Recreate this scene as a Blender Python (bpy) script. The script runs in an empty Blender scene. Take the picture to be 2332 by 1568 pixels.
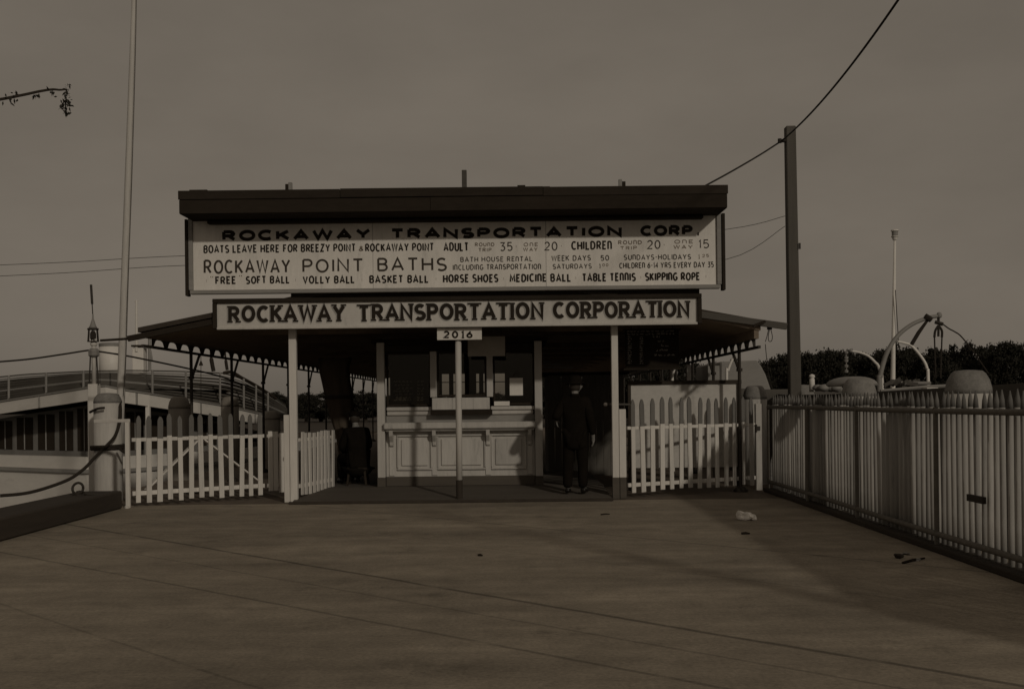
import bpy, bmesh, math, random
from mathutils import Vector, Matrix, Euler
random.seed(7)
R = math.radians
scene = bpy.context.scene

# ------------------------------------------------------------------ camera
F, S, ROLL, H = 2480.0, 130.0, 0.0112, 1.5      # focal length / lens rise in reference pixels, roll, eye height
FW = 2331.0
cr, sr = math.cos(ROLL), math.sin(ROLL)
cam_d = bpy.data.cameras.new('camera')
cam = bpy.data.objects.new('camera', cam_d)
scene.collection.objects.link(cam)
cam_d.sensor_width = 36.0
cam_d.lens = 36.0 * F / FW
cam_d.shift_y = S / FW
cam_d.clip_start, cam_d.clip_end = 0.1, 6000
cam.matrix_world = Matrix(((cr, sr, 0, 0), (0, 0, -1, 0), (-sr, cr, 0, H), (0, 0, 0, 1)))
scene.camera = cam

# ------------------------------------------------------------------ world + sun
SUN = Vector((-0.52, 1.0, -0.465)).normalized()
w = bpy.data.worlds.new('World'); scene.world = w; w.use_nodes = True
nt = w.node_tree; nt.nodes.clear()
def N(tree, kind, **kw):
    n = tree.nodes.new(kind)
    for k, v in kw.items():
        if k.startswith('i_'):
            n.inputs[k[2:].replace('_', ' ')].default_value = v
        else:
            setattr(n, k, v)
    return n
sky = N(nt, 'ShaderNodeTexSky', sky_type='NISHITA')
sky.sun_disc = False; sky.sun_elevation = math.asin(-SUN.z); sky.sun_rotation = R(152.5)
sky.dust_density = 3.0
bw = N(nt, 'ShaderNodeRGBToBW')
pw = N(nt, 'ShaderNodeMath', operation='POWER'); pw.inputs[1].default_value = 0.22
tc = N(nt, 'ShaderNodeTexCoord')
mp = N(nt, 'ShaderNodeMapping'); mp.inputs['Scale'].default_value = (1.6, 1.6, 4.0)
ns = N(nt, 'ShaderNodeTexNoise'); ns.inputs['Scale'].default_value = 1.6; ns.inputs['Detail'].default_value = 6; ns.inputs['Roughness'].default_value = 0.55
mr = N(nt, 'ShaderNodeMapRange'); mr.inputs['From Min'].default_value = 0.25; mr.inputs['From Max'].default_value = 0.75
mr.inputs['To Min'].default_value = 0.84; mr.inputs['To Max'].default_value = 1.14
mu = N(nt, 'ShaderNodeMath', operation='MULTIPLY')
mx = N(nt, 'ShaderNodeVectorMath', operation='SCALE')
mx.inputs[0].default_value = (4.62, 3.96, 3.20)          # warm, even overcast tone
bg = N(nt, 'ShaderNodeBackground'); bg.inputs['Strength'].default_value = 0.085
out = N(nt, 'ShaderNodeOutputWorld')
L = nt.links.new
L(sky.outputs[0], bw.inputs[0]); L(bw.outputs[0], pw.inputs[0])
L(tc.outputs['Generated'], mp.inputs[0]); L(mp.outputs[0], ns.inputs['Vector'])
L(ns.outputs['Fac'], mr.inputs[0]); L(pw.outputs[0], mu.inputs[0]); L(mr.outputs[0], mu.inputs[1])
L(mu.outputs[0], mx.inputs['Scale']); L(mx.outputs[0], bg.inputs[0]); L(bg.outputs[0], out.inputs[0])

sl = bpy.data.lights.new('sun', 'SUN'); sl.energy = 2.5; sl.angle = R(2.0); sl.color = (1.0, 0.915, 0.78)
so = bpy.data.objects.new('sun', sl); scene.collection.objects.link(so)
so.rotation_euler = SUN.to_track_quat('-Z', 'Y').to_euler()
so.location = (10, -20, 15)

vs = scene.view_settings
vs.view_transform = 'Standard'; vs.look = 'None'; vs.gamma = 1.0; vs.use_curve_mapping = False
vs.exposure = -1.75
scene.cycles.max_bounces = 6

# ------------------------------------------------------------------ helpers
def W(x, y, Y):
    """world point seen at reference pixel (x, y) at depth Y"""
    u, v = x - 1165.5, 784 - y + S
    return Vector(((u * cr + v * sr) / F * Y, Y, H + (-u * sr + v * cr) / F * Y))

class MB:
    def __init__(s): s.v, s.f, s.m = [], [], []
    def add(s, verts, faces, mi=0):
        b = len(s.v); s.v += [tuple(p) for p in verts]
        for f in faces: s.f.append([b + i for i in f]); s.m.append(mi)
    def box(s, x0, x1, y0, y1, z0, z1, mi=0):
        s.add([(x0,y0,z0),(x1,y0,z0),(x1,y1,z0),(x0,y1,z0),(x0,y0,z1),(x1,y0,z1),(x1,y1,z1),(x0,y1,z1)],
              [(0,3,2,1),(4,5,6,7),(0,1,5,4),(1,2,6,5),(2,3,7,6),(3,0,4,7)], mi)
    def beam(s, p, q, wd, ht, up=(0,0,1), mi=0):
        p, q = Vector(p), Vector(q); d = (q - p).normalized(); up = Vector(up)
        if abs(d.dot(up)) > 0.98: up = Vector((0,1,0))
        sd = d.cross(up).normalized(); u2 = sd.cross(d).normalized()
        vs_ = []
        for e in (p, q):
            for a, b in ((-1,-1),(1,-1),(1,1),(-1,1)): vs_.append(e + sd*a*wd/2 + u2*b*ht/2)
        s.add(vs_, [(0,1,2,3),(7,6,5,4),(0,4,5,1),(1,5,6,2),(2,6,7,3),(3,7,4,0)], mi)
    def tube(s, path, r, n=8, cap=True, mi=0):
        path = [Vector(p) for p in path]
        rs = r if isinstance(r, (list, tuple)) else [r]*len(path)
        rings = []; ref = None
        for i, p in enumerate(path):
            a = path[max(i-1,0)]; b = path[min(i+1,len(path)-1)]
            d = (b - a).normalized()
            if ref is None: ref = Vector((0,0,1)) if abs(d.z) < 0.9 else Vector((1,0,0))
            sd = d.cross(ref)
            if sd.length < 1e-4: sd = d.cross(Vector((0,1,0)))
            sd.normalize(); u2 = sd.cross(d).normalized(); ref = u2
            rings.append([p + (sd*math.cos(t*2*math.pi/n) + u2*math.sin(t*2*math.pi/n))*rs[i] for t in range(n)])
        vs_ = [q for rg in rings for q in rg]; fs = []
        for i in range(len(path)-1):
            for t in range(n):
                fs.append((i*n+t, i*n+(t+1)%n, (i+1)*n+(t+1)%n, (i+1)*n+t))
        if cap:
            fs.append(tuple(range(n-1,-1,-1))); fs.append(tuple(range((len(path)-1)*n, len(path)*n)))
        s.add(vs_, fs, mi)
    def lathe(s, c, prof, n=16, mi=0):
        c = Vector(c); vs_, fs = [], []
        for r, z in prof:
            for t in range(n):
                a = 2*math.pi*t/n; vs_.append(c + Vector((r*math.cos(a), r*math.sin(a), z)))
        for i in range(len(prof)-1):
            for t in range(n): fs.append((i*n+t, i*n+(t+1)%n, (i+1)*n+(t+1)%n, (i+1)*n+t))
        fs.append(tuple(range(n-1,-1,-1))); fs.append(tuple(range((len(prof)-1)*n, len(prof)*n)))
        s.add(vs_, fs, mi)
    def prism(s, poly, d, mi=0):
        """poly: list of points (planar), extruded by vector d"""
        n = len(poly); d = Vector(d)
        s.add([Vector(p) for p in poly] + [Vector(p)+d for p in poly],
              [tuple(range(n)), tuple(range(2*n-1, n-1, -1))] + [(i, n+i, n+(i+1)%n, (i+1)%n) for i in range(n)], mi)
    def build(s, name, mat, parent=None, bevel=0, smooth=False, loc=None):
        me = bpy.data.meshes.new(name)
        vv = s.v
        if loc is not None:
            l = Vector(loc); vv = [tuple(Vector(p) - l) for p in vv]
        me.from_pydata(vv, [], s.f)
        for m in (mat if isinstance(mat, (list, tuple)) else [mat]): me.materials.append(m)
        for p, mi in zip(me.polygons, s.m):
            p.material_index = mi; p.use_smooth = smooth
        bm = bmesh.new(); bm.from_mesh(me); bmesh.ops.recalc_face_normals(bm, faces=bm.faces); bm.to_mesh(me); bm.free()
        o = bpy.data.objects.new(name, me); scene.collection.objects.link(o)
        if loc is not None: o.location = loc
        if parent:
            o.parent = parent
            pl = world_loc(parent)
            if loc is None: o.location = -pl
            else: o.location = Vector(loc) - pl
        if bevel:
            b = o.modifiers.new('bevel', 'BEVEL'); b.width = bevel; b.segments = 1; b.limit_method = 'ANGLE'
        return o
def world_loc(o):
    p = o.location.copy()
    while o.parent: o = o.parent; p += o.location
    return p
def tag(o, label, cat, group=None):
    o['label'] = label; o['category'] = cat
    if group: o['group'] = group
    return o
def thing(name, loc, label, cat, group=None, rz=0):
    o = bpy.data.objects.new(name, None); scene.collection.objects.link(o)
    o.empty_display_size = 0.1
    o.location = loc; o.rotation_euler = (0, 0, rz)
    return tag(o, label, cat, group)
def structure(o):
    o['kind'] = 'structure'; return o
def copy_tree(o, parent=None):
    c = o.copy(); scene.collection.objects.link(c); c.parent = parent
    for ch in list(o.children): copy_tree(ch, c)
    return c

TINT = (1.0, 0.945, 0.87)
def mat(name, v, var=0.18, scale=6.0, rough=0.75, stretch=(1,1,1), bump=0.15, dirt=0.0, tint=TINT, spec=0.3, metal=0.0, rnd=0.1, fine=0.5):
    m = bpy.data.materials.new(name); m.use_nodes = True
    t = m.node_tree; b = t.nodes['Principled BSDF']
    b.inputs['Roughness'].default_value = rough; b.inputs['Metallic'].default_value = metal
    b.inputs['Specular IOR Level'].default_value = spec
    tc = N(t, 'ShaderNodeTexCoord'); mp = N(t, 'ShaderNodeMapping'); mp.inputs['Scale'].default_value = stretch
    oi = N(t, 'ShaderNodeObjectInfo')
    ad = N(t, 'ShaderNodeVectorMath', operation='ADD')
    sc = N(t, 'ShaderNodeMath', operation='MULTIPLY'); sc.inputs[1].default_value = 37.0
    t.links.new(oi.outputs['Random'], sc.inputs[0])
    t.links.new(tc.outputs['Object'], mp.inputs[0]); t.links.new(mp.outputs[0], ad.inputs[0]); t.links.new(sc.outputs[0], ad.inputs[1])
    n1 = N(t, 'ShaderNodeTexNoise'); n1.inputs['Scale'].default_value = scale; n1.inputs['Detail'].default_value = 6; n1.inputs['Roughness'].default_value = 0.65
    n2 = N(t, 'ShaderNodeTexNoise'); n2.inputs['Scale'].default_value = scale*7; n2.inputs['Detail'].default_value = 4
    t.links.new(ad.outputs[0], n1.inputs['Vector']); t.links.new(ad.outputs[0], n2.inputs['Vector'])
    mixn = N(t, 'ShaderNodeMix'); mixn.data_type = 'FLOAT'; mixn.inputs[0].default_value = fine*0.6
    t.links.new(n1.outputs['Fac'], mixn.inputs[2]); t.links.new(n2.outputs['Fac'], mixn.inputs[3])
    mr = N(t, 'ShaderNodeMapRange'); mr.inputs['From Min'].default_value = 0.28; mr.inputs['From Max'].default_value = 0.72
    mr.inputs['To Min'].default_value = 1 - var; mr.inputs['To Max'].default_value = 1 + var*0.6
    t.links.new(mixn.outputs[0], mr.inputs[0])
    rr = N(t, 'ShaderNodeMapRange'); rr.inputs['To Min'].default_value = 1 - rnd; rr.inputs['To Max'].default_value = 1 + rnd*0.5
    t.links.new(oi.outputs['Random'], rr.inputs[0])
    mul = N(t, 'ShaderNodeMath', operation='MULTIPLY')
    t.links.new(mr.outputs[0], mul.inputs[0]); t.links.new(rr.outputs[0], mul.inputs[1])
    last = mul
    if dirt > 0:
        n3 = N(t, 'ShaderNodeTexNoise'); n3.inputs['Scale'].default_value = scale*1.7; n3.inputs['Detail'].default_value = 8; n3.inputs['Roughness'].default_value = 0.75
        t.links.new(ad.outputs[0], n3.inputs['Vector'])
        r3 = N(t, 'ShaderNodeMapRange'); r3.inputs['From Min'].default_value = 0.56; r3.inputs['From Max'].default_value = 0.68
        r3.inputs['To Min'].default_value = 1.0; r3.inputs['To Max'].default_value = 1.0 - dirt
        t.links.new(n3.outputs['Fac'], r3.inputs[0])
        m3 = N(t, 'ShaderNodeMath', operation='MULTIPLY')
        t.links.new(mul.outputs[0], m3.inputs[0]); t.links.new(r3.outputs[0], m3.inputs[1]); last = m3
    vm = N(t, 'ShaderNodeVectorMath', operation='SCALE'); vm.inputs[0].default_value = tuple(v*c for c in tint)
    t.links.new(last.outputs[0], vm.inputs['Scale']); t.links.new(vm.outputs[0], b.inputs['Base Color'])
    if bump:
        bp = N(t, 'ShaderNodeBump'); bp.inputs['Strength'].default_value = bump; bp.inputs['Distance'].default_value = 0.01
        t.links.new(mixn.outputs[0], bp.inputs['Height']); t.links.new(bp.outputs[0], b.inputs['Normal'])
    return m
BROWN = (1.0, 0.79, 0.60)
MID = (1.0, 0.90, 0.77)
GV = (1, 1, .12)      # vertical grain
M = dict(
    white=mat('white_paint', .67, .16, 5, .6, GV, .2, .22),
    white_x=mat('white_board_paint', .74, .16, 3, .6, (1,1,.25), .08, .16),
    sign_grey=mat('cream_sign_paint', .58, .16, 3, .6, (1,1,.3), .08, .16),
    shadewood=mat('darkening_shed_boards', .15, .35, 3, .9, GV, .4, tint=MID),
    booth=mat('booth_paint', .52, .2, 5, .65, GV, .2, .28),
    offwhite=mat('weathered_white_paint', .54, .22, 5, .7, GV, .2, .3),
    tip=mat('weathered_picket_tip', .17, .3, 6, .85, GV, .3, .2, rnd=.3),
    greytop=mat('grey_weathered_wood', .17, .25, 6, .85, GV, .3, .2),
    picket=mat('fence_picket_paint', .37, .25, 5, .7, GV, .2, .3, rnd=.3),
    pile=mat('pile_paint', .52, .30, 3, .8, (1,1,.15), .5, .35),
    pilecap=mat('pile_cap', .25, .45, 7, .9, (1,1,1), .8, .3),
    pilewood=mat('pile_wood', .24, .3, 4, .9, (1,1,.15), .5, tint=MID),
    greypaint=mat('grey_trim_paint', .30, .18, 5, .7, (.3,1,1), .15, .2),
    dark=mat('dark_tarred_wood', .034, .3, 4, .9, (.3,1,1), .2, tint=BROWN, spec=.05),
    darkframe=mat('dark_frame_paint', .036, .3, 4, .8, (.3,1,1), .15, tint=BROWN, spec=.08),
    roof=mat('tar_roof', .05, .3, 3, .9, (1,1,1), .2, tint=BROWN),
    under=mat('dark_roof_boards', .26, .3, 3, .95, (1,.1,1), .2, tint=BROWN, spec=.05),
    iron=mat('black_iron', .035, .3, 9, .6, (1,1,1), .2, tint=BROWN),
    rail=mat('rusty_rail', .16, .3, 9, .7, (1,1,1), .2, tint=MID),
    timber=mat('dark_timber', .05, .35, 3, .9, (1,.12,1), .5, tint=BROWN),
    polewood=mat('grey_pole_timber', .10, .25, 3, .85, (1,1,.08), .4, tint=MID),
    beamwood=mat('weathered_beam', .10, .3, 3, .85, (.1,1,1), .3, tint=MID),
    ramp=mat('ramp_planks', .095, .28, 2.5, .85, (.15,1,1), .4, tint=(1,.85,.69)),
    black=mat('black_lettering', .03, .1, 8, .6, bump=0, tint=BROWN, spec=.05),
    greyletter=mat('faded_lettering', .20, .2, 8, .6, bump=0, tint=BROWN, spec=.2),
    midletter=mat('brown_lettering', .055, .2, 8, .6, bump=0, tint=BROWN, spec=.2),
    shade=mat('letter_shade_paint', .36, .1, 8, .6, bump=0, spec=.2),
    board=mat('blackboard', .024, .2, 3, .8, tint=BROWN, spec=.05),
    chalk=mat('chalk', .34, .3, 20, .9, bump=0),
    cloth=mat('black_cloth', .011, .3, 9, .95, tint=BROWN, spec=.05),
    cloth2=mat('dark_trouser_cloth', .012, .3, 9, .95, tint=BROWN, spec=.05),
    canvas=mat('dark_canvas', .10, .3, 4, .95, (1,1,.15), .4, tint=BROWN, spec=.05),
    skin=mat('skin', .20, .08, 9, .6, bump=.05),
    hair=mat('hair', .04, .2, 30, .8, tint=BROWN),
    shoe=mat('shoe_leather', .012, .2, 9, .4, tint=BROWN),
    rope=mat('rope', .035, .3, 40, .95, tint=BROWN),
    wire=mat('wire', .02, .1, 9, .6, bump=0, tint=BROWN),
    paper=mat('white_paper', .82, .08, 9, .8),
    leaf=mat('foliage', .034, .4, 2.5, .9, bump=0, tint=(1,.93,.72), spec=.1),
    bark=mat('bark', .05, .3, 5, .9, GV, .4, tint=BROWN),
    hull=mat('boat_white', .74, .12, 1.2, .5, (.4,.4,1), .05, .15),
    boatgrey=mat('boat_grey', .28, .15, 2, .6, (.3,1,1), .1, .15),
    slat=mat('bench_slats', .10, .3, 3, .8, (.2,.2,1), .2, tint=MID),
    slatl=mat('pale_rails', .26, .2, 3, .8, (.2,.2,1), .2),
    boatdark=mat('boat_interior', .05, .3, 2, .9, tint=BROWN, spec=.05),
    shore=mat('shore_earth', .06, .3, .3, .95, tint=BROWN),
)
# glass
g = bpy.data.materials.new('window_glass'); g.use_nodes = True
t = g.node_tree; t.nodes.clear()
o_ = N(t, 'ShaderNodeOutputMaterial'); tr = N(t, 'ShaderNodeBsdfTransparent'); tr.inputs[0].default_value = (.72, .70, .66, 1)
gl = N(t, 'ShaderNodeBsdfGlossy'); gl.inputs['Roughness'].default_value = .03; gl.inputs['Color'].default_value = (.5,.48,.44,1)
mxs = N(t, 'ShaderNodeMixShader'); mxs.inputs[0].default_value = .035
t.links.new(tr.outputs[0], mxs.inputs[1]); t.links.new(gl.outputs[0], mxs.inputs[2]); t.links.new(mxs.outputs[0], o_.inputs[0])
M['glass'] = g
# ground: worn asphalt deck with diagonal seams, stains and tyre-worn streaks
def ground_mat():
    m = bpy.data.materials.new('worn_asphalt'); m.use_nodes = True
    t = m.node_tree; b = t.nodes['Principled BSDF']; Lk = t.links.new
    b.inputs['Roughness'].default_value = .85; b.inputs['Specular IOR Level'].default_value = .2
    tc = N(t, 'ShaderNodeTexCoord')
    def noise(scale, detail, rough, st=(1,1,1), rot=0):
        mp = N(t, 'ShaderNodeMapping'); mp.inputs['Scale'].default_value = st; mp.inputs['Rotation'].default_value = (0,0,rot)
        n = N(t, 'ShaderNodeTexNoise'); n.inputs['Scale'].default_value = scale; n.inputs['Detail'].default_value = detail; n.inputs['Roughness'].default_value = rough
        Lk(tc.outputs['Object'], mp.inputs[0]); Lk(mp.outputs[0], n.inputs['Vector']); return n
    def rng(src, a, bb, c, d):
        r = N(t, 'ShaderNodeMapRange'); r.inputs['From Min'].default_value = a; r.inputs['From Max'].default_value = bb
        r.inputs['To Min'].default_value = c; r.inputs['To Max'].default_value = d; Lk(src, r.inputs[0]); return r.outputs[0]
    def mul(a, bb):
        x = N(t, 'ShaderNodeMath', operation='MULTIPLY'); Lk(a, x.inputs[0]); Lk(bb, x.inputs[1]); return x.outputs[0]
    big = noise(.35, 5, .6, (1,1,1)); streak = noise(.9, 5, .65, (.25, 1.6, 1), R(44)); streak2 = noise(1.6, 4, .7, (.18,1.5,1), R(-6))
    med = noise(3.2, 6, .7); fine = noise(34, 5, .75); stain = noise(1.1, 8, .75)
    v = rng(big.outputs['Fac'], .3, .7, .72, 1.16)
    v = mul(v, rng(streak.outputs['Fac'], .3, .7, .78, 1.14))
    v = mul(v, rng(streak2.outputs['Fac'], .3, .7, .88, 1.08))
    v = mul(v, rng(med.outputs['Fac'], .3, .7, .80, 1.13))
    v = mul(v, rng(fine.outputs['Fac'], .3, .7, .70, 1.20))
    v = mul(v, rng(stain.outputs['Fac'], .57, .72, 1.0, .58))
    sep = N(t, 'ShaderNodeSeparateXYZ'); Lk(tc.outputs['Object'], sep.inputs[0])
    wob = noise(.8, 4, .6); brk = noise(1.3, 3, .7)
    for (kx, off, wd, dep) in ((.99, 8.25, .028, .48), (.93, 7.48, .018, .72), (.88, 6.62, .020, .62), (1.0, 4.4, .016, .74), (.96, 13.2, .02, .6), (.97, 10.9, .012, .75)):
        a = N(t, 'ShaderNodeMath', operation='MULTIPLY_ADD'); a.inputs[1].default_value = kx; Lk(sep.outputs[0], a.inputs[0]); Lk(sep.outputs[1], a.inputs[2])
        wv = N(t, 'ShaderNodeMath', operation='MULTIPLY_ADD'); wv.inputs[1].default_value = .10; wv.inputs[2].default_value = -off - .05
        Lk(wob.outputs['Fac'], wv.inputs[0])
        s2 = N(t, 'ShaderNodeMath', operation='ADD'); Lk(a.outputs[0], s2.inputs[0]); Lk(wv.outputs[0], s2.inputs[1])
        ab = N(t, 'ShaderNodeMath', operation='ABSOLUTE'); Lk(s2.outputs[0], ab.inputs[0])
        line = rng(ab.outputs[0], wd*.7, wd*1.8, 1.0, 0.0)
        gap = rng(brk.outputs['Fac'], .34, .44, .25, 1.0)
        ln = mul(line, gap)
        v = mul(v, rng(ln, 0, 1, 1.0, dep))
    vm = N(t, 'ShaderNodeVectorMath', operation='SCALE'); vm.inputs[0].default_value = (.340, .290, .226)
    Lk(v, vm.inputs['Scale']); Lk(vm.outputs[0], b.inputs['Base Color'])
    bp = N(t, 'ShaderNodeBump'); bp.inputs['Strength'].default_value = .35; bp.inputs['Distance'].default_value = .01
    sm = N(t, 'ShaderNodeMath', operation='ADD'); Lk(med.outputs['Fac'], sm.inputs[0]); Lk(fine.outputs['Fac'], sm.inputs[1])
    Lk(sm.outputs[0], bp.inputs['Height']); Lk(bp.outputs[0], b.inputs['Normal'])
    return m
def water_mat():
    m = bpy.data.materials.new('harbour_water'); m.use_nodes = True
    t = m.node_tree; b = t.nodes['Principled BSDF']
    b.inputs['Base Color'].default_value = (.03,.027,.02,1); b.inputs['Roughness'].default_value = .18
    tc = N(t, 'ShaderNodeTexCoord'); n = N(t, 'ShaderNodeTexNoise'); n.inputs['Scale'].default_value = 1.2; n.inputs['Detail'].default_value = 5
    t.links.new(tc.outputs['Object'], n.inputs['Vector'])
    bp = N(t, 'ShaderNodeBump'); bp.inputs['Strength'].default_value = .5; bp.inputs['Distance'].default_value = .2
    t.links.new(n.outputs['Fac'], bp.inputs['Height']); t.links.new(bp.outputs[0], b.inputs['Normal'])
    return m

# ------------------------------------------------------------------ setting
WZ = -1.5
b = MB(); b.add([(-3000,-200,WZ),(3000,-200,WZ),(3000,5000,WZ),(-3000,5000,WZ)], [(0,1,2,3)])
structure(b.build('water', water_mat()))
b = MB(); b.box(-6.45, 4.62, -30, 16.42, -.5, 0)
structure(b.build('ground', ground_mat()))
b = MB(); b.box(-6.9, 4.62, 16.43, 62, -.5, -.004)
structure(b.build('pier_deck', mat('pier_deck_planks', .15, .3, 2, .9, (1,.1,1), .4, tint=BROWN)))
b = MB(); b.box(-400, 400, 96, 420, -3, -1.0)
structure(b.build('far_shore', M['shore']))

# ------------------------------------------------------------------ stroke lettering
def arc(cx, cy, rx, ry, a0, a1, n=10):
    return [(cx + rx*math.cos(R(a0+(a1-a0)*i/n)), cy + ry*math.sin(R(a0+(a1-a0)*i/n))) for i in range(n+1)]
GL = {
 'A': (.80, [[(0,0),(.40,1),(.80,0)], [(.14,.30),(.66,.30)]]),
 'B': (.62, [[(0,0),(0,1)], [(0,1),(.34,1)]+arc(.34,.77,.25,.23,80,-80)+[(.34,.54),(0,.54)], [(.30,.54)]+arc(.34,.27,.28,.27,80,-80)+[(.34,0),(0,0)]]),
 'C': (.70, [arc(.40,.5,.40,.5,48,312,18)]),
 'D': (.70, [[(0,0),(0,1)], [(0,1),(.28,1)]+arc(.28,.5,.42,.5,80,-80,14)+[(.28,0),(0,0)]]),
 'E': (.56, [[(.56,1),(0,1),(0,0),(.56,0)], [(0,.52),(.46,.52)]]),
 'F': (.54, [[(.54,1),(0,1),(0,0)], [(0,.52),(.44,.52)]]),
 'G': (.74, [arc(.40,.5,.40,.5,48,330,18)+[(.74,.44)], [(.74,.44),(.44,.44)]]),
 'H': (.70, [[(0,0),(0,1)], [(.70,0),(.70,1)], [(0,.5),(.70,.5)]]),
 'I': (.0, [[(0,0),(0,1)]]),
 'K': (.66, [[(0,0),(0,1)], [(.64,1),(0,.38)], [(.20,.57),(.66,0)]]),
 'L': (.54, [[(0,1),(0,0),(.54,0)]]),
 'M': (.86, [[(0,0),(.08,1),(.43,.25),(.78,1),(.86,0)]]),
 'N': (.70, [[(0,0),(0,1),(.70,0),(.70,1)]]),
 'n': (.58, [[(0,0),(0,1)], [(0,.98),(.24,1)]+arc(.26,.70,.32,.30,80,0,8)+[(.58,0)]]),
 'O': (.80, [arc(.40,.5,.40,.5,90,450,22)]),
 'P': (.60, [[(0,0),(0,1)], [(0,1),(.32,1)]+arc(.32,.73,.28,.27,80,-80)+[(.32,.46),(0,.46)]]),
 'R': (.64, [[(0,0),(0,1)], [(0,1),(.32,1)]+arc(.32,.74,.28,.26,80,-80)+[(.32,.48),(0,.48)], [(.28,.48),(.64,0)]]),
 'S': (.62, [arc(.31,.745,.29,.255,35,270,12)+arc(.31,.245,.31,.245,90,-145,12)[1:]]),
 'T': (.66, [[(0,1),(.66,1)], [(.33,1),(.33,0)]]),
 'U': (.68, [[(0,1),(0,.32)]+arc(.34,.32,.34,.32,180,360,12)[1:]+[(.68,1)]]),
 'V': (.76, [[(0,1),(.38,0),(.76,1)]]),
 'W': (1.08, [[(0,1),(.26,0),(.54,1),(.82,0),(1.08,1)]]),
 'Y': (.74, [[(0,1),(.37,.45),(.74,1)], [(.37,.47),(.37,0)]]),
 'Z': (.62, [[(0,1),(.62,1),(0,0),(.62,0)]]),
 '&': (.72, [[(.72,0),(.18,.72)]+arc(.34,.80,.18,.20,200,-20,8)+[(.46,.66),(.08,.36)]+arc(.28,.22,.28,.22,150,290,8)+[(.70,.42)]]),
 '0': (.62, [arc(.31,.5,.31,.5,90,450,20)]),
 '1': (.16, [[(0,.80),(.16,1),(.16,0)]]),
 '2': (.60, [arc(.30,.70,.29,.30,160,-30,10)+[(0,0),(.60,0)]]),
 '3': (.56, [[(.02,1),(.54,1),(.24,.60)]+arc(.27,.30,.29,.30,85,-140,12)]),
 '4': (.62, [[(.46,0),(.46,1),(0,.30),(.62,.30)]]),
 '5': (.58, [[(.54,1),(.08,1),(.04,.55)]+arc(.28,.31,.30,.31,110,-140,12)]),
 '6': (.60, [[(.46,1),(.10,.50)]+arc(.30,.30,.30,.30,150,510,18)]),
 '.': (.24, [[(.12,.0),(.24,.0)]]),
 '-': (.28, [[(0,.48),(.28,.48)]]),
 '*': (.10, [[(0,.48),(.10,.48)]]),
 '"': (.14, [[(0,1),(0,.82)], [(.14,1),(.14,.82)]]),
}
def stroke(mb, pts, hw, plane):
    out = []
    for p in pts:
        if not out or (Vector(p)-out[-1]).length > 1e-5: out.append(Vector(p))
    closed = (out[0]-out[-1]).length < 1e-4
    if closed: out = out[:-1]
    n = len(out); Lf, Rt = [], []
    for i, p in enumerate(out):
        a = out[i-1] if (i > 0 or closed) else None
        c = out[(i+1) % n] if (i < n-1 or closed) else None
        d1 = (p-a).normalized() if a is not None else None
        d2 = (c-p).normalized() if c is not None else None
        if d1 is None: d1 = d2
        if d2 is None: d2 = d1
        n1 = Vector((-d1.y, d1.x)); n2 = Vector((-d2.y, d2.x)); m = n1+n2
        if m.length < .3: m = n1
        else: m = m.normalized() / max(m.normalized().dot(n1), .55)
        Lf.append(p+m*hw); Rt.append(p-m*hw)
    vs_, fs = [], []
    for a, c in zip(Lf, Rt): vs_ += [plane(a), plane(c)]
    for i in range(n if closed else n-1):
        j = (i+1) % n; fs.append((2*i, 2*i+1, 2*j+1, 2*j))
    mb.add(vs_, fs)
STK = [0]
def text(mb, s, x0, x1, yt, yb, Y, wt=.16, serif=False, wmul=1.0, gapk=.24, hw_add=0.0, dx=0, dz=0, lift=0.0, spc=.58):
    """paint s between pixels x0..x1, cap line yt / base line yb measured at x0, on the plane at depth Y"""
    A = W(x0, yb, Y); B = W(x1, yb - (x1-x0)*ROLL, Y); T = W(x0, yt, Y)
    hgt = T.z - A.z; wid = B.x - A.x
    hw = hgt*wt/2; hh = hgt - 2*hw
    global WOB
    WOB = random.Random(s + str(x0))
    adv = 0; items = []
    for ch in s:
        if ch == ' ': adv += spc; continue
        gw, st = GL[ch]; items.append((adv, st, gw)); adv += gw + gapk + wt*1.0
    tot = adv - gapk - wt*1.0
    k = (wid - 2*hw) / tot
    for (ax, st, gw) in items:
        wx, wz, wk = WOB.gauss(0, .010)*hgt, WOB.gauss(0, .012)*hgt, 1 + WOB.gauss(0, .012)
        sh = WOB.gauss(0, .010)
        for pl in st:
            STK[0] += 1; d = .0012 + lift + (STK[0] % 23)*.00012
            pts = [((ax+px)*k + hw + A.x + dx + wx + sh*py*hh, A.z + hw + py*hh*wk + dz + wz) for px, py in pl]
            stroke(mb, pts, hw + hw_add, lambda q, d=d: (q.x, Y - d, q.y))
            if serif and len(pl) < 8:
                for (px, py) in (pl[0], pl[-1]):
                    if py in (0, 1):
                        STK[0] += 1; d2 = .0012 + lift + (STK[0] % 23)*.00012
                        cx, cz = (ax+px)*k + hw + A.x + dx + wx + sh*py*hh, A.z + hw + py*hh*wk + dz + wz
                        zz = cz + (hw*.55 if py else -hw*.55)
                        stroke(mb, [(cx-hw*1.5, zz), (cx+hw*1.5, zz)], hw*.45 + hw_add, lambda q, d=d2: (q.x, Y - d, q.y))

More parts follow.
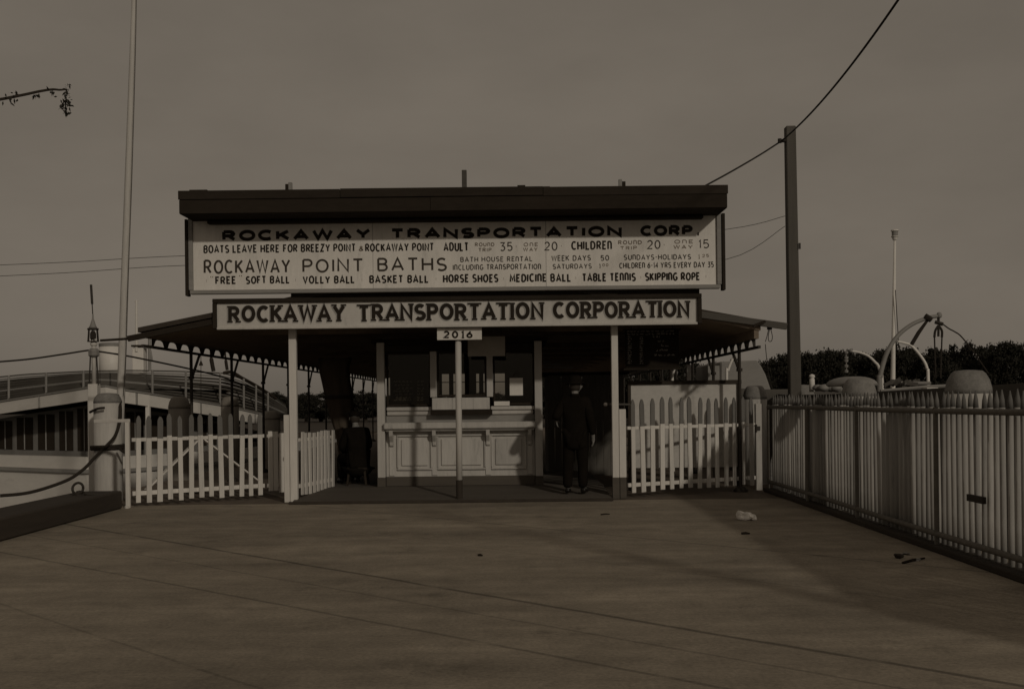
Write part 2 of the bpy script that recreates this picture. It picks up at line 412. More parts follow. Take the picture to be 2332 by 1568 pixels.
# ------------------------------------------------------------------ billboard (upper sign with hood)
YS = 16.30
P = lambda x, y: W(x, y, YS)
x0, x1 = P(437, 600).x, P(1634, 590).x
zb, zt = P(445, 661).z, P(445, 500).z
bill = thing('billboard', (W(1040, 670, YS).x, YS, zb), 'large white fare signboard under a dark projecting hood, above the narrower sign', 'signboard')
b = MB(); b.box(x0+.02, x1-.02, YS, YS+.05, zb, zt+.05); b.build('sign_panel', M['white_x'], bill)
for px in (849, 1243):
    q = P(px, 590).x; b = MB(); b.box(q-.004, q+.004, YS-.0009, YS+.01, zb+.002, zt); b.build('panel_joint', M['shade'], bill)
b = MB(); b.box(x0-.02, x1+.02, YS-.06, YS+.055, zb-.062, zb-.003)
b.box(x0-.045, x0+.018, YS-.035, YS+.055, zb, zt+.02); b.box(x1-.018, x1+.05, YS-.035, YS+.055, zb, zt+.06)
b.build('sign_frame', M['greypaint'], bill, bevel=.006)
for xa, xb_ in ((x0-.092, x0-.05), (x1+.055, x1+.105)):
    b = MB(); b.box(xa, xb_, YS-.05, YS+.10, zb-.085, zt+.0); b.build('end_post', M['darkframe'], bill, bevel=.006)
YE = YS - .66
hx0, hx1 = W(408, 450, YE).x, W(1655, 440, YE).x
ez0, ez1 = W(408, 488, YE).z, W(408, 437, YE).z
b = MB()
b.prism([(hx0, YE, ez0), (hx0, YE, ez1), (hx0, YE+.05, ez1+.005), (hx0, YS+.25, ez1+.02), (hx0, YS+.25, ez0+.01), (hx0, YE+.05, ez0)], (hx1-hx0, 0, 0))
b.build('hood', M['dark'], bill, bevel=.008)
for xa, xb_, dz_, t_ in ((hx0-.012, hx0+2.31, .0, .022), (hx0+2.314, hx0+5.22, .006, .026), (hx0+5.225, hx1+.012, -.002, .021)):
    b = MB(); b.box(xa, xb_, YE-t_, YE-.003, ez1-.115+dz_, ez1+.012+dz_); b.build('fascia_board', M['darkframe'], bill, bevel=.004)
for xa, xb_, dz_ in ((hx0, hx0+3.6, 0), (hx0+3.604, hx1, .004)):
    b = MB(); b.box(xa, xb_, YE-.012, YE-.001, ez0+.005+dz_, ez1-.122+dz_); b.build('face_board', M['dark'], bill, bevel=.004)
b = MB(); b.box(hx0+.25, hx1-.25, YS-.14, YS-.02, ez0-.055, ez0-.004); b.build('hood_moulding', M['darkframe'], bill, bevel=.01)
b = MB()
for xa, xb_, hh in ((430, 470, .018), (1178, 1196, .032), (1200, 1252, .010)):
    b.box(W(xa,440,YE).x, W(xb_,440,YE).x, YE+.02, YE+.2, ez1+.006, ez1+.014+hh)
b.build('roof_patch', M['dark'], bill)
for xa, xb_, yt_, m_ in ((656, 664, 415, 'greypaint'), (649, 656, 419, 'dark'), (1051, 1062, 387, 'beamwood'), (1408.5, 1416, 408, 'greypaint'), (1416, 1424, 413, 'dark')):
    Yp = YE + .45
    a, c = W(xa, yt_, Yp), W(xb_, yt_, Yp)
    b = MB(); b.box(a.x, c.x, Yp, Yp+.06, ez1-.1, a.z); b.build('support_post', M[m_], bill, bevel=.004)
def letters(items, mname, **kw):
    for it in items:
        b = MB(); text(b, *it, YS, **kw); b.build('lettering', M[mname], bill)
letters([('ROCKAWAY', 506, 844, 524, 549.5), ('TRANSPORTATION', 889, 1416, 520.2, 545.3), ('CORP.', 1457.5, 1595, 513.5, 538.5)], 'black', wt=.30, gapk=.08)
letters([('BOATS LEAVE HERE FOR BREEZY POINT', 463, 810, 558, 577), ('ROCKAWAY POINT', 831, 988, 554.5, 573.5),
         ('ADULT', 1010, 1067, 552, 572.5), ('CHILDREn', 1300, 1393, 549, 569.5)], 'black', wt=.185)
letters([('&', 817, 828, 560, 572), ('ROUnD', 1081, 1125.5, 552.5, 561.5), ('TRIP', 1089, 1119, 564.7, 573.5), ('OnE', 1192, 1225, 552.5, 561.5), ('WAY', 1191, 1224, 564, 572.5),
         ('ROUnD', 1407, 1461, 547.5, 557), ('TRIP', 1412, 1450, 560.5, 569), ('OnE', 1535, 1578, 546, 555), ('WAY', 1533, 1577, 558, 567)], 'greyletter', wt=.20)
letters([('35', 1138, 1167, 551.5, 572), ('20', 1239, 1269, 550.5, 571), ('20', 1473, 1503.5, 547, 567.5), ('15', 1590, 1614, 545.5, 566)], 'midletter', wt=.13)
letters([('*', 1173, 1177, 556, 566), ('*', 1276, 1280, 555, 565), ('*', 1510, 1514, 552, 562), ('*', 1619, 1622, 551, 561), ('*', 1392, 1395, 580, 590)], 'greyletter', wt=.3)
letters([('ROCKAWAY', 464, 661.5, 592, 624), ('POINT', 688, 828, 589.5, 621), ('BATHS', 859.5, 1018, 587, 618.5)], 'midletter', wt=.15)
letters([('BATH HOUSE REnTAL', 1048, 1212.5, 585, 597), ('WEEK DAYS', 1255, 1345, 581.5, 594.5), ('50', 1367, 1387, 581, 594), ('SUnDAYS-HOLIDAYS', 1420, 1573, 580, 592.5),
         ('InCLUDInG TRAnSPORTATIOn', 1031, 1232, 602.5, 615.5), ('SATURDAYS', 1258, 1347, 601, 613), ('CHILDREn 6-14 YRS EVERY DAY 35', 1409.5, 1625, 598, 611.5)], 'midletter', wt=.165)
letters([('1', 1364, 1367, 600, 612), ('00', 1371, 1385, 600, 607), ('1', 1590, 1593, 579, 591), ('25', 1598, 1614, 578.5, 586)], 'greyletter', wt=.2)
letters([('FREE', 490, 538, 629, 647.5), ('SOFT BALL', 559.5, 660, 628.5, 647), ('VOLLY BALL', 689, 808.5, 628, 646.5), ('BASKET BALL', 840.5, 977, 626.5, 645.5),
         ('HORSE SHOES', 1008, 1135, 625, 644.5), ('MEDICInE BALL', 1160, 1301, 623.5, 643), ('TABLE TEnnIS', 1325, 1447.5, 622, 641.5), ('SKIPPInG ROPE', 1468, 1594, 620.5, 640)], 'black', wt=.20)
letters([('*', x-2.5, x+2.5, y-7, y+7) for x, y in ((470, 639), (673, 637.5), (824, 636.5), (992.5, 635), (1146.6, 634), (1311, 632.5), (1459, 631), (1607, 629.5))], 'greyletter', wt=.4)
letters([('"', 479, 485, 628, 646), ('"', 545, 551, 626, 645)], 'greyletter', wt=.09)

# lower sign
YL = 16.36
a, c = W(485, 681, YL), W(1596, 660, YL); zl0, zl1 = W(487, 749, YL).z, W(485, 681, YL).z
nsign = thing('name_sign', ((a.x+c.x)/2, YL, zl0), 'narrow cream sign with bold dark serif capitals and a dark frame, over the entrance', 'signboard')
b = MB(); b.box(a.x+.03, c.x-.03, YL, YL+.04, zl0+.01, zl1-.03); b.build('sign_panel', M['sign_grey'], nsign)
b = MB(); b.box(a.x, c.x, YL-.05, YL+.05, zl1-.062, zl1); b.box(a.x, a.x+.058, YL-.05, YL+.05, zl0, zl1-.064); b.box(c.x-.062, c.x, YL-.05, YL+.05, zl0, zl1-.064)
b.build('sign_frame', M['darkframe'], nsign, bevel=.006)
b = MB(); b.box(a.x+.06, c.x-.064, YL-.04, YL+.045, zl0-.012, zl0+.022); b.build('bottom_moulding', M['sign_grey'], nsign, bevel=.005)
words = [('ROCKAWAY', 520, 787, 696, 734.5), ('TRANSPORTATION', 815.5, 1238, 692.5, 731.3), ('CORPORATION', 1259, 1570, 687, 725.5)]
for it in words:
    b = MB(); text(b, *it, YL, wt=.215, serif=True, hw_add=.010, dx=-.010, dz=-.006, gapk=.16); b.build('letter_shade', M['shade'], nsign)
    b = MB(); text(b, *it, YL, wt=.215, serif=True, lift=.004, gapk=.16); b.build('lettering', M['black'], nsign)
b = MB(); aa, cc = W(662, 664, YS+.08), W(1592, 652, YS+.08)
b.box(aa.x, cc.x, YS+.08, YS+.16, zl1+.003, zb-.02); b.build('joining_plank', M['dark'], nsign)

# ------------------------------------------------------------------ pier shed (open gabled canopy)
XL, XR = -5.56, 3.76
XM = (XL+XR)/2; ZE, SL = 2.60, .19
YF, YBk = 16.42, 47.0
ZR = ZE + SL*(XM-XL)
shed = thing('pier_shed', (XM, YF, 0), 'long open pier shed with dark low gabled roof on thin iron posts behind the signs', 'shed')
b = MB()
b.prism([(XL, YF, ZE), (XM, YF, ZR), (XR, YF, ZE), (XR, YF, ZE-.07), (XM, YF, ZR-.07), (XL, YF, ZE-.07)], (0, YBk-YF, 0))
b.build('roof', M['under'], shed)
b = MB()
b.prism([(XL-.05, YF-.05, ZE+.075), (XM, YF-.05, ZR+.085), (XR+.05, YF-.05, ZE+.075), (XR+.05, YF-.05, ZE+.004), (XM, YF-.05, ZR+.005), (XL-.05, YF-.05, ZE+.004)], (0, YBk-YF+.1, 0))
b.build('roof_covering', M['roof'], shed)
# barge boards
b = MB(); b.beam(W(1594, 716, YF-.06), W(1791, 743, YF-.06), .05, .10); b.build('barge_board', M['beamwood'], shed, bevel=.005)
b = MB(); b.beam(W(483, 733, YF-.06), W(291, 771, YF-.06), .05, .085); b.beam(W(291, 771, YF-.06), W(228, 775, YF-.06), .03, .035); b.build('barge_board', M['dark'], shed, bevel=.005)
b = MB(); q = W(1718, 742, YF-.13); b.beam((q.x-.02, q.y, q.z), (q.x+.16, q.y, q.z+.07), .03, .04); b.build('bracket_stub', M['dark'], shed)
# dark gable infill behind the name sign
b = MB(); b.prism([(XL+1.2, YF+.3, zl0+.02), (XL+1.2, YF+.3, ZE+.15), (XM, YF+.3, ZR-.08), (XR-1.2, YF+.3, ZE+.15), (XR-1.2, YF+.3, zl0+.02)], (0, .05, 0)); b.build('gable_boards', M['under'], shed)
def eave(xp, zc, zt_, y0, bay=2.7, first=18.7):
    m = MB(); m.box(xp-.02, xp+.02, y0-.25, YBk, zc, zc+.04); m.build('eave_chord', M['iron'], shed)
    m = MB(); n = int((YBk-y0)/(bay/4)); st = bay/4
    ph = (first - y0) % st
    ys = [y0] + [y0+ph+i*st for i in range(n+1) if y0+ph+i*st < YBk]
    for i in range(len(ys)-1):
        ya, yb_ = ys[i]+.035, ys[i+1]-.035
        if yb_-ya < .2: continue
        pts = [(xp-.02, ya, zc+.05)]
        A = [(xp-.02, ya + (yb_-ya)*j/8, zc + .042 + (zt_-zc-.052)*math.sin(math.pi*(j/8))**.35) for j in range(9)]
        top = zt_ + .03
        for j in range(8):
            m.prism([A[j], A[j+1], (xp-.02, A[j+1][1], top), (xp-.02, A[j][1], top)], (.04,0,0))
        m.box(xp-.02, xp+.02, yb_, yb_+.07, zc+.041, top)
    m.build('arched_valance', M['iron'], shed)
    k = 0
    yy = first
    while yy < YBk:
        m = MB(); m.tube([(xp, yy, 0), (xp, yy, zc)], .028, 8); m.tube([(xp, yy, 1.95), (xp, yy, 2.0)], .05, 8)
        m.lathe((xp, yy, 0), [(.12, 0), (.12, .03), (.06, .08)], 8)
        pst = m.build('iron_post', M['iron'], shed, smooth=False)
        m = MB(); m.beam((xp, yy+.05, 1.98), (xp, yy+.52, zc+.02), .035, .035); m.beam((xp, yy-.05, 1.98), (xp, yy-.0501, 1.99), .02, .02)
        m.build('knee_brace', M['iron'], shed)
        yy += bay
eave(-5.5, 2.375, 2.535, 16.5)
eave(3.70, 2.255, 2.42, 16.5, 2.28, 17.7)
b = MB(); b.box(3.665, 3.735, YF+.02, YBk, 2.41, 2.545); b.build('eave_fascia', M['under'], shed)
b = MB(); b.box(-5.535, -5.465, YF+.02, YBk, 2.52, 2.55); b.build('eave_fascia', M['under'], shed)
# rafters and tie beams, seen from below
for yy in [18.7+2.7*i for i in range(11)]:
    b = MB(); b.beam((-4.6, yy, 2.74), (2.8, yy, 2.74), .07, .10); b.build('tie_beam', M['under'], shed)

# white posts on the entrance platform
def post(px0, px1, ytop, ybot, Y, name, label, extra=None, brown=None, bev=.006):
    a, c = W(px0, ybot, Y), W(px1, ybot, Y); z1 = W((px0+px1)/2, ytop, Y).z
    t_ = thing(name, ((a.x+c.x)/2, Y+.05, 0), label, 'post')
    z0 = 0
    if brown:
        zb_ = W(px0, brown, Y).z
        m = MB(); m.box(a.x-.002, c.x+.002, Y-.002, Y+.102, 0, zb_-.001); m.build('post_base', M['ramp'], t_)
        z0 = zb_
    m = MB(); m.box(a.x, c.x, Y, Y+.10, z0, z1); m.build('shaft', M['white'], t_, bevel=bev)
    if extra:
        e0, e1, ey = extra
        p0, p1 = W(e0, ybot, Y), W(e1, ybot, Y); ze = W((e0+e1)/2, ey, Y).z
        m = MB(); m.box(p0.x, p1.x, Y+.012, Y+.11, z0, ze); 
        if brown: m.box(p0.x+.003, p1.x-.001, Y+.012, Y+.11, 0, z0-.001, 1)
        m.build('gate_stile', [M['white'], M['ramp']], t_, bevel=bev)
    return t_
post(660.5, 677.5, 740, 1145, 16.62, 'entrance_post', 'tall white entrance post at the left corner of the platform', extra=(647, 659.5, 944))
post(1395.5, 1410.5, 735, 1136, 16.62, 'entrance_post', 'tall white entrance post with brown base beside the right picket gate', extra=(1411.5, 1427, 931), brown=1087)

# house-number pole
YP = 16.52
t_ = thing('number_pole', (W(1045, 1090, YP).x, YP, .1), 'slim white pole before the ticket booth carrying the 2016 number board', 'post')
a = W(1045.5, 1092, YP)
b = MB(); b.tube([(a.x, YP, a.z), (a.x+.003, YP, 1.2), (a.x+.008, YP, 2.62)], .047, 12); b.build('shaft', M['offwhite'], t_, smooth=True)
b = MB(); b.tube([(a.x, YP, .03), (a.x, YP, a.z-.002)], .05, 12); b.build('pole_foot', M['timber'], t_)
q0, q1 = W(995, 774, YP-.09), W(1096.5, 749, YP-.09)
b = MB(); b.box(q0.x, q1.x, YP-.09, YP-.065, q0.z, q1.z+.02); nb = b.build('number_board', M['white_x'], t_, bevel=.003)
b = MB(); text(b, '2016', 1009, 1076, 753, 770.5, YP-.09, wt=.24, serif=True, gapk=.34); b.build('number', M['black'], nb)

# ------------------------------------------------------------------ entrance ramp
RX0, RX1 = W(660, 1148, 16.3).x, W(1394, 1140, 16.3).x
ramp = thing('platform', ((RX0+RX1)/2, 16.3, 0), 'low brown plank platform sloping up to the ticket booth', 'platform')
b = MB(); n = 16
for i in range(n):
    ya, yb_ = 16.28 + i*.108, 16.28 + i*.108 + .102
    za, zb_ = .028 + .090*i/n, .028+.090*(i+.94)/n
    xa = RX0 + (.02*math.sin(i*2.1)) + i*.012; xb_ = RX1 + .012*math.sin(i*1.3)
    b.add([(xa,ya,.002),(xb_,ya,.002),(xb_,yb_,.002),(xa,yb_,.002),(xa,ya,za),(xb_,ya,za),(xb_,yb_,zb_),(xa,yb_,zb_)],
          [(0,3,2,1),(4,5,6,7),(0,1,5,4),(1,2,6,5),(2,3,7,6),(3,0,4,7)])
b.build('ramp_boards', M['ramp'], ramp, bevel=.004)
b = MB(); b.box(RX0-.01, RX1+.01, 16.25, 16.277, .003, .045); b.build('edge_shade_strip', M['timber'], ramp, bevel=.004)  # dark strip painted in for the shaded gap under the ramp edge
b = MB(); b.box(RX0, RX1, 18.02, 21.6, .003, .115); b.build('booth_floor', M['ramp'], ramp)

# ------------------------------------------------------------------ ticket booth
YB = 18.15
booth = thing('ticket_booth', (W(1045, 1100, YB).x, YB+1, .115), 'white panelled ticket booth with service windows under the shed roof', 'ticket booth')
B = lambda x, y, d=0: W(x, y, YB+d)
BX0, BX1 = B(862, 1000).x, B(1235, 1000).x
zz = lambda y: W(1045, y, YB).z
ZF = .117
for xa, xb_ in ((861, 878), (1218, 1235)):
    b = MB(); b.box(B(xa,1000).x, B(xb_,1000).x, YB-.12, YB+.02, zz(1084), 2.5); b.build('corner_post', M['booth'], booth, bevel=.006)
    b = MB(); b.box(B(xa,1000).x-.004, B(xb_,1000).x+.004, YB-.124, YB+.024, ZF, zz(1084)-.001); b.build('post_base', M['ramp'], booth)
# lower front wall
bx0, bx1 = B(879, 1000).x, B(1217, 1000).x
b = MB(); b.box(bx0, bx1, YB, YB+.05, zz(1083), zz(975)); b.build('front_wall', M['booth'], booth)
b = MB(); b.box(bx0, bx1, YB-.03, YB+.05, ZF, zz(1083)-.002); b.build('kick_board', M['ramp'], booth, bevel=.004)
# raised panels with mouldings
for xa, xb_ in ((903, 984), (994, 1106), (1117, 1198)):
    A0, A1 = B(xa, 1000).x, B(xb_, 1000).x
    m = MB()
    z0, z1 = zz(1069), zz(988)
    for (p, q, r, s_) in ((A0, A1, z1-.035, z1), (A0, A1, z0, z0+.035), (A0, A0+.035, z0+.036, z1-.036), (A1-.035, A1, z0+.036, z1-.036)):
        m.box(p, q, YB-.035, YB-.001, r, s_)
    pn = m.build('panel_moulding', M['booth'], booth, bevel=.012)
    m = MB(); m.prism([(A0+.075, YB-.003, z0+.075), (A1-.075, YB-.003, z0+.075), (A1-.075, YB-.003, z1-.075), (A0+.075, YB-.003, z1-.075)], (0, -.022, 0))
    m.build('raised_panel', M['booth'], booth, bevel=.016)
# pilaster strips and brackets
for px in (892, 989, 1111, 1206):
    q = B(px, 1000).x
    m = MB(); m.box(q-.045, q+.045, YB-.02, YB-.0005, zz(1081), zz(978)); m.build('pilaster', M['booth'], booth, bevel=.005)
    m = MB(); m.prism([(q-.03, YB-.021, zz(978)), (q-.03, YB-.19, zz(978)), (q-.03, YB-.17, zz(990)), (q-.03, YB-.07, zz(1004)), (q-.03, YB-.06, zz(1012)), (q-.03, YB-.021, zz(1016))], (.06, 0, 0)); m.build('bracket', M['booth'], booth, bevel=.004)
m = MB(); m.box(bx0-.02, bx1+.02, YB-.21, YB+.12, zz(975), zz(960)); m.box(bx0, bx1, YB-.16, YB-.001, zz(980), zz(975)-.002); m.build('counter', M['booth'], booth, bevel=.018)
m = MB(); m.box(bx0, bx1, YB+.05, YB+.10, zz(960)+.001, zz(944)); m.build('counter_back', M['greypaint'], booth)  # shade of the recess put into its grey colour
# side sills (two stepped mouldings)
for xa, xb_ in ((880, 984), (1117, 1217)):
    A0, A1 = B(xa, 940).x, B(xb_, 940).x
    m = MB(); m.box(A0, A1, YB-.02, YB+.14, zz(934)+.001, zz(925)); m.box(A0, A1-.02, YB+.01, YB+.14, zz(944), zz(934)-.002); m.build('window_sill', M['booth'], booth, bevel=.014)
# upper wall header + corner frames
m = MB(); m.box(bx0, bx1, YB-.02, YB+.04, zz(799), zz(784)); m.box(bx0, bx1, YB, YB+.04, zz(783), 2.5); m.build('header', M['darkframe'], booth)
# projecting teller bay
A0, A1 = B(985, 920).x, B(1115, 920).x; YBAY = YB - .16
m = MB(); m.box(A0, A1, YBAY, YB+.0, zz(932), zz(905)); m.build('bay_panel', M['booth'], booth, bevel=.006)
m = MB()
for px in (1031, 1078): q = B(px, 920).x; m.box(q-.003, q+.003, YBAY-.0025, YBAY+.01, zz(931), zz(906))
m.build('panel_seam', M['greypaint'], booth)
for xa, xb_ in ((981, 996), (1108.5, 1122.5)):
    q0, q1 = B(xa, 900).x, B(xb_, 900).x
    m = MB(); m.box(q0, q1, YBAY-.01, YB+.06, zz(904)+.001, zz(800)); m.build('bay_stile', M['booth'], booth, bevel=.006)
m = MB(); m.box(A0-.02, A1+.04, YBAY+.03, YB+.05, zz(944)+.002, zz(932)-.002); m.build('bay_shade_strip', M['dark'], booth)  # dark box stands in for the shade below the bay
# glazing, dark sashes
for xa, xb_, zl, yy in ((880, 981, 924, YB+.02), (997, 1108, 903, YBAY+.03), (1123, 1217, 923, YB+.02)):
    q0, q1 = B(xa, 900).x, B(xb_, 900).x
    m = MB(); z0, z1 = zz(zl)+.002, zz(800)
    for (p, q, r, s_) in ((q0, q1, z1-.04, z1), (q0, q1, z0, z0+.035), (q0, q0+.03, z0+.036, z1-.041), (q1-.03, q1, z0+.036, z1-.041)):
        m.box(p, q, yy, yy+.03, r, s_)
    w_ = m.build('window_sash', M['darkframe'], booth, bevel=.004)
    m = MB(); m.box(q0+.03, q1-.03, yy+.012, yy+.016, z0+.035, z1-.04); m.build('pane', M['glass'], w_)
# blackboard price list in left window
q0, q1 = B(888, 900).x, B(976, 900).x
m = MB(); m.box(q0, q1, YB+.10, YB+.12, zz(921), zz(806)); bb = m.build('price_blackboard', M['board'], booth)
def scribble(mb, x0, x1, z, Y, hgt, seed):
    rn = random.Random(seed); x = x0
    while x < x1:
        lw = min(rn.uniform(.02, .07), x1-x)
        pts = [(x + lw*j/6, z + rn.uniform(0, hgt)*(1 if j % 2 else .2)) for j in range(7)]
        STK[0] += 1; d = .001 + (STK[0] % 23)*.0001
        stroke(mb, pts, .0035, lambda q, d=d: (q.x, Y-d, q.y))
        x += lw + rn.uniform(.015, .03)
m = MB()
for i, py in enumerate((868, 876, 884, 890, 897, 905, 910)): scribble(m, q0+.05+.02*(i%3), q1-.28-.04*(i%2), zz(py), YB+.10, .035, 20+i); scribble(m, q1-.2, q1-.09, zz(py), YB+.10, .03, 60+i)
m.build('chalk_marks', M['chalk'], bb)
# body: back and side walls with rear windows, roof
Yr = YB + 1.9
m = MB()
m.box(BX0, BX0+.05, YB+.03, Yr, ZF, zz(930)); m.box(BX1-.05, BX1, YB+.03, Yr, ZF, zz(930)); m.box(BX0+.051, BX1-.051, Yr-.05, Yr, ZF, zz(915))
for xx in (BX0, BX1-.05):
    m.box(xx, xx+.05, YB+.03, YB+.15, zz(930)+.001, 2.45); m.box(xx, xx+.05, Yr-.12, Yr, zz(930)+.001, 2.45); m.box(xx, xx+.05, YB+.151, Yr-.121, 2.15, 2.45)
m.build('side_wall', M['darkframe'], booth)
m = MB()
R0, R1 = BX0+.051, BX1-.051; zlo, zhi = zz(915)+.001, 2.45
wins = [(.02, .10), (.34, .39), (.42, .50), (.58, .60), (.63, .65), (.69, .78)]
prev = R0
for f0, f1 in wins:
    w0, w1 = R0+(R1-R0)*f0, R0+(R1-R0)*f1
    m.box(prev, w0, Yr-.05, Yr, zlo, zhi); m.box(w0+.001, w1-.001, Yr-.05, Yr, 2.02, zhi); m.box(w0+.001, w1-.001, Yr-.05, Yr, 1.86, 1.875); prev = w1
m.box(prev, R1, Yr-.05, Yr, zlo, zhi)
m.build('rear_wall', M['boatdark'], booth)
m = MB(); m.box(BX0-.1, BX1+.1, YB-.05, Yr+.1, 2.50, 2.56); m.build('booth_roof', M['dark'], booth)
# loose things on booth
q0, q1 = W(1160.5, 900, YB-.01), W(1190, 860, YB-.01)
m = MB(); m.box(q0.x, q1.x, YB-.012, YB-.006, q0.z, q1.z); nt_ = m.build('paper_notice', M['paper'], None)
tag(nt_, 'blank white paper notice hanging in the right booth window', 'notice')
m = MB(); mid = (q0.x+q1.x)/2
for e in (-.06, .06): m.tube([(mid+e, YB-.009, q1.z), (mid+.02, YB-.009, q1.z+.13)], .003, 5)
m.build('hanging_string', M['rope'], nt_).location = (0, 0, 0)
q0, q1 = W(1125, 923.5, YB-.03), W(1160, 913, YB-.03)
m = MB(); m.box(q0.x, q1.x, YB-.028, YB-.022, q0.z+.002, q1.z); c_ = m.build('sill_card', M['paper'], None)
tag(c_, 'small white card standing on the sill of the right booth window', 'card')
q0, q1 = W(1065, 811, 17.3), W(1149.5, 765, 17.3)
m = MB(); m.box(q0.x, q1.x, 17.3, 17.325, q0.z, q1.z); hb = m.build('hanging_board', mat('brown_board', .36, .2, 4, .8, tint=MID), None, bevel=.004)
tag(hb, 'plain brown board hung from the roof right of the number board', 'board')
m = MB()
for xx in (q0.x+.06, q1.x-.06): m.tube([(xx, 17.312, q1.z), (xx, 17.312, q1.z+.55)], .006, 5)
m.build('hanger', M['iron'], hb)

# ------------------------------------------------------------------ pickets
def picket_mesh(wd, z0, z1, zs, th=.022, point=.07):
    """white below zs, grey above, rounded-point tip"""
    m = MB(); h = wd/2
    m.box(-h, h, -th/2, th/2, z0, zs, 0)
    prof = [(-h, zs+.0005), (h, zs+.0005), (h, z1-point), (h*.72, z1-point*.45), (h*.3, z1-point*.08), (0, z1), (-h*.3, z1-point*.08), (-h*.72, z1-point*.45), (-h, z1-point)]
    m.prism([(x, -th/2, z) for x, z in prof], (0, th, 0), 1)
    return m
def gate(name, label, A, B_, count, z0, z1, zs, rails, wd, group='picket gates at the entrance', braces=None, mats=None, rail_mat='white', point=.07):
    A, B_ = Vector(A), Vector(B_); d = B_-A; L_ = d.length; ang = math.atan2(d.y, d.x)
    t_ = thing(name, (A.x, A.y, 0), label, 'gate', group, ang)
    m0 = None
    for i in range(count):
        if m0 is None:
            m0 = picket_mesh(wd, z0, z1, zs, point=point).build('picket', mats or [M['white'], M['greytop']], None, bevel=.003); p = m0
        else:
            p = m0.copy(); scene.collection.objects.link(p)
        p.parent = t_
        jz = random.uniform(-.018, .018)
        p.location = (L_*(i+.5)/count + random.uniform(-.006, .006), 0, jz); p.rotation_euler = (random.uniform(-.01,.01), random.gauss(0,.011), random.uniform(-.05,.05))
        p.scale = (random.uniform(.9, 1.1), 1, random.uniform(.992, 1.008))
    for (za, zb_) in rails:
        m = MB(); m.box(0, L_, .0125, .05, za, zb_); r_ = m.build('rail', M[rail_mat], None, bevel=.004); r_.parent = t_
    for br in (braces or []):
        m = MB(); m.beam((br[0]*L_, .065, br[1]), (br[2]*L_, .065, br[3]), .025, .10, up=(0,1,0)); r_ = m.build('brace', M[rail_mat], None, bevel=.004); r_.parent = t_
    return t_
gA, gB = W(303, 1150, 16.12), W(604, 1115, 17.42)
gate('picket_gate', 'wide white picket gate with grey tips and inverted V brace, left of the platform', (gA.x, gA.y, 0), (gB.x, gB.y, 0), 13, .07, 1.36, 1.03,
     [(.97, 1.025), (.17, .235)], .076, braces=[(.10, .24, .49, .97), (.53, .97, .97, .26)])
gC = W(648, 1112, 17.6)
gate('picket_gate', 'short stretch of close set white pickets between the wide gate and the left post', (gB.x+.035, gB.y+.03, 0), (gC.x, gC.y, 0), 3, .10, 1.06, 1.05, [(.97, 1.02), (.17, .23)], .075, point=.008)
gD, gE = W(684, 1110, 16.85), W(762, 1100, 18.3)
gate('picket_gate', 'narrow white picket gate swung open inward beside the left post', (gD.x, gD.y, 0), (gE.x, gE.y, 0), 9, .09, 1.07, 1.06, [(.92, .97), (.2, .26)], .09, point=.008)
gF, gG = W(1432, 1125, 16.68), W(1722, 1105, 18.0)
gate('picket_gate', 'white picket gate with pointed grey tips right of the platform, before the pale board', (gF.x, gF.y, 0), (gG.x, gG.y, 0), 14, .09, 1.53, 1.11,
     [(1.05, 1.10), (.17, .23)], .080, braces=None, point=.095)
# gate hanging posts
a = W(1728, 1108, 18.03)
t_ = thing('gate_post', (a.x, 18.03, 0), 'white gate post with dark hinge where right gate meets the long fence', 'post')
m = MB(); m.box(a.x-.05, a.x+.05, 18.0, 18.1, -.2, 1.42); m.build('shaft', M['offwhite'], t_, bevel=.008)
m = MB(); m.box(a.x-.06, a.x+.02, 17.985, 17.999, .98, 1.05); m.tube([(a.x-.05, 17.98, .95), (a.x-.05, 17.98, 1.08)], .018, 8); m.build('hinge', M['iron'], t_)
a = W(291.5, 1156, 16.02)
t_ = thing('gate_post', (a.x, 16.02, 0), 'white left gate post with a bar reaching over to the mooring pile', 'post')
m = MB(); m.box(a.x-.03, a.x+.03, 16.0, 16.06, 0, 1.26); m.build('shaft', M['white'], t_, bevel=.005)
e = W(213, 965, 16.2)
m = MB(); m.beam((a.x+.03, 16.02, 1.285), (e.x, 16.25, 1.275), .05, .05); m.build('crossbar', M['white'], t_, bevel=.004)
m = MB(); m.lathe((a.x-.0, 15.97, 0), [(.03, 0), (.034, .03), (.0, .05)], 8); m.build('stop_stone', M['white'], t_)
# latch rail right of entrance
a, c = W(1380, 920, 16.9), W(1432, 920, 16.9)
m = MB(); m.tube([(a.x, 16.9, a.z), (c.x+.02, 16.95, c.z-.005)], .018, 8); lr = m.build('latch_bar', M['beamwood'], None)
tag(lr, 'horizontal latch bar with a white knob behind the right entrance post', 'bar')
m = MB(); m.lathe((a.x-.01, 16.9, a.z-.03), [(0,0),(.024,.008),(.032,.03),(.024,.052),(0,.06)], 10); m.build('knob', M['white'], lr, smooth=True).location = (0,0,0)

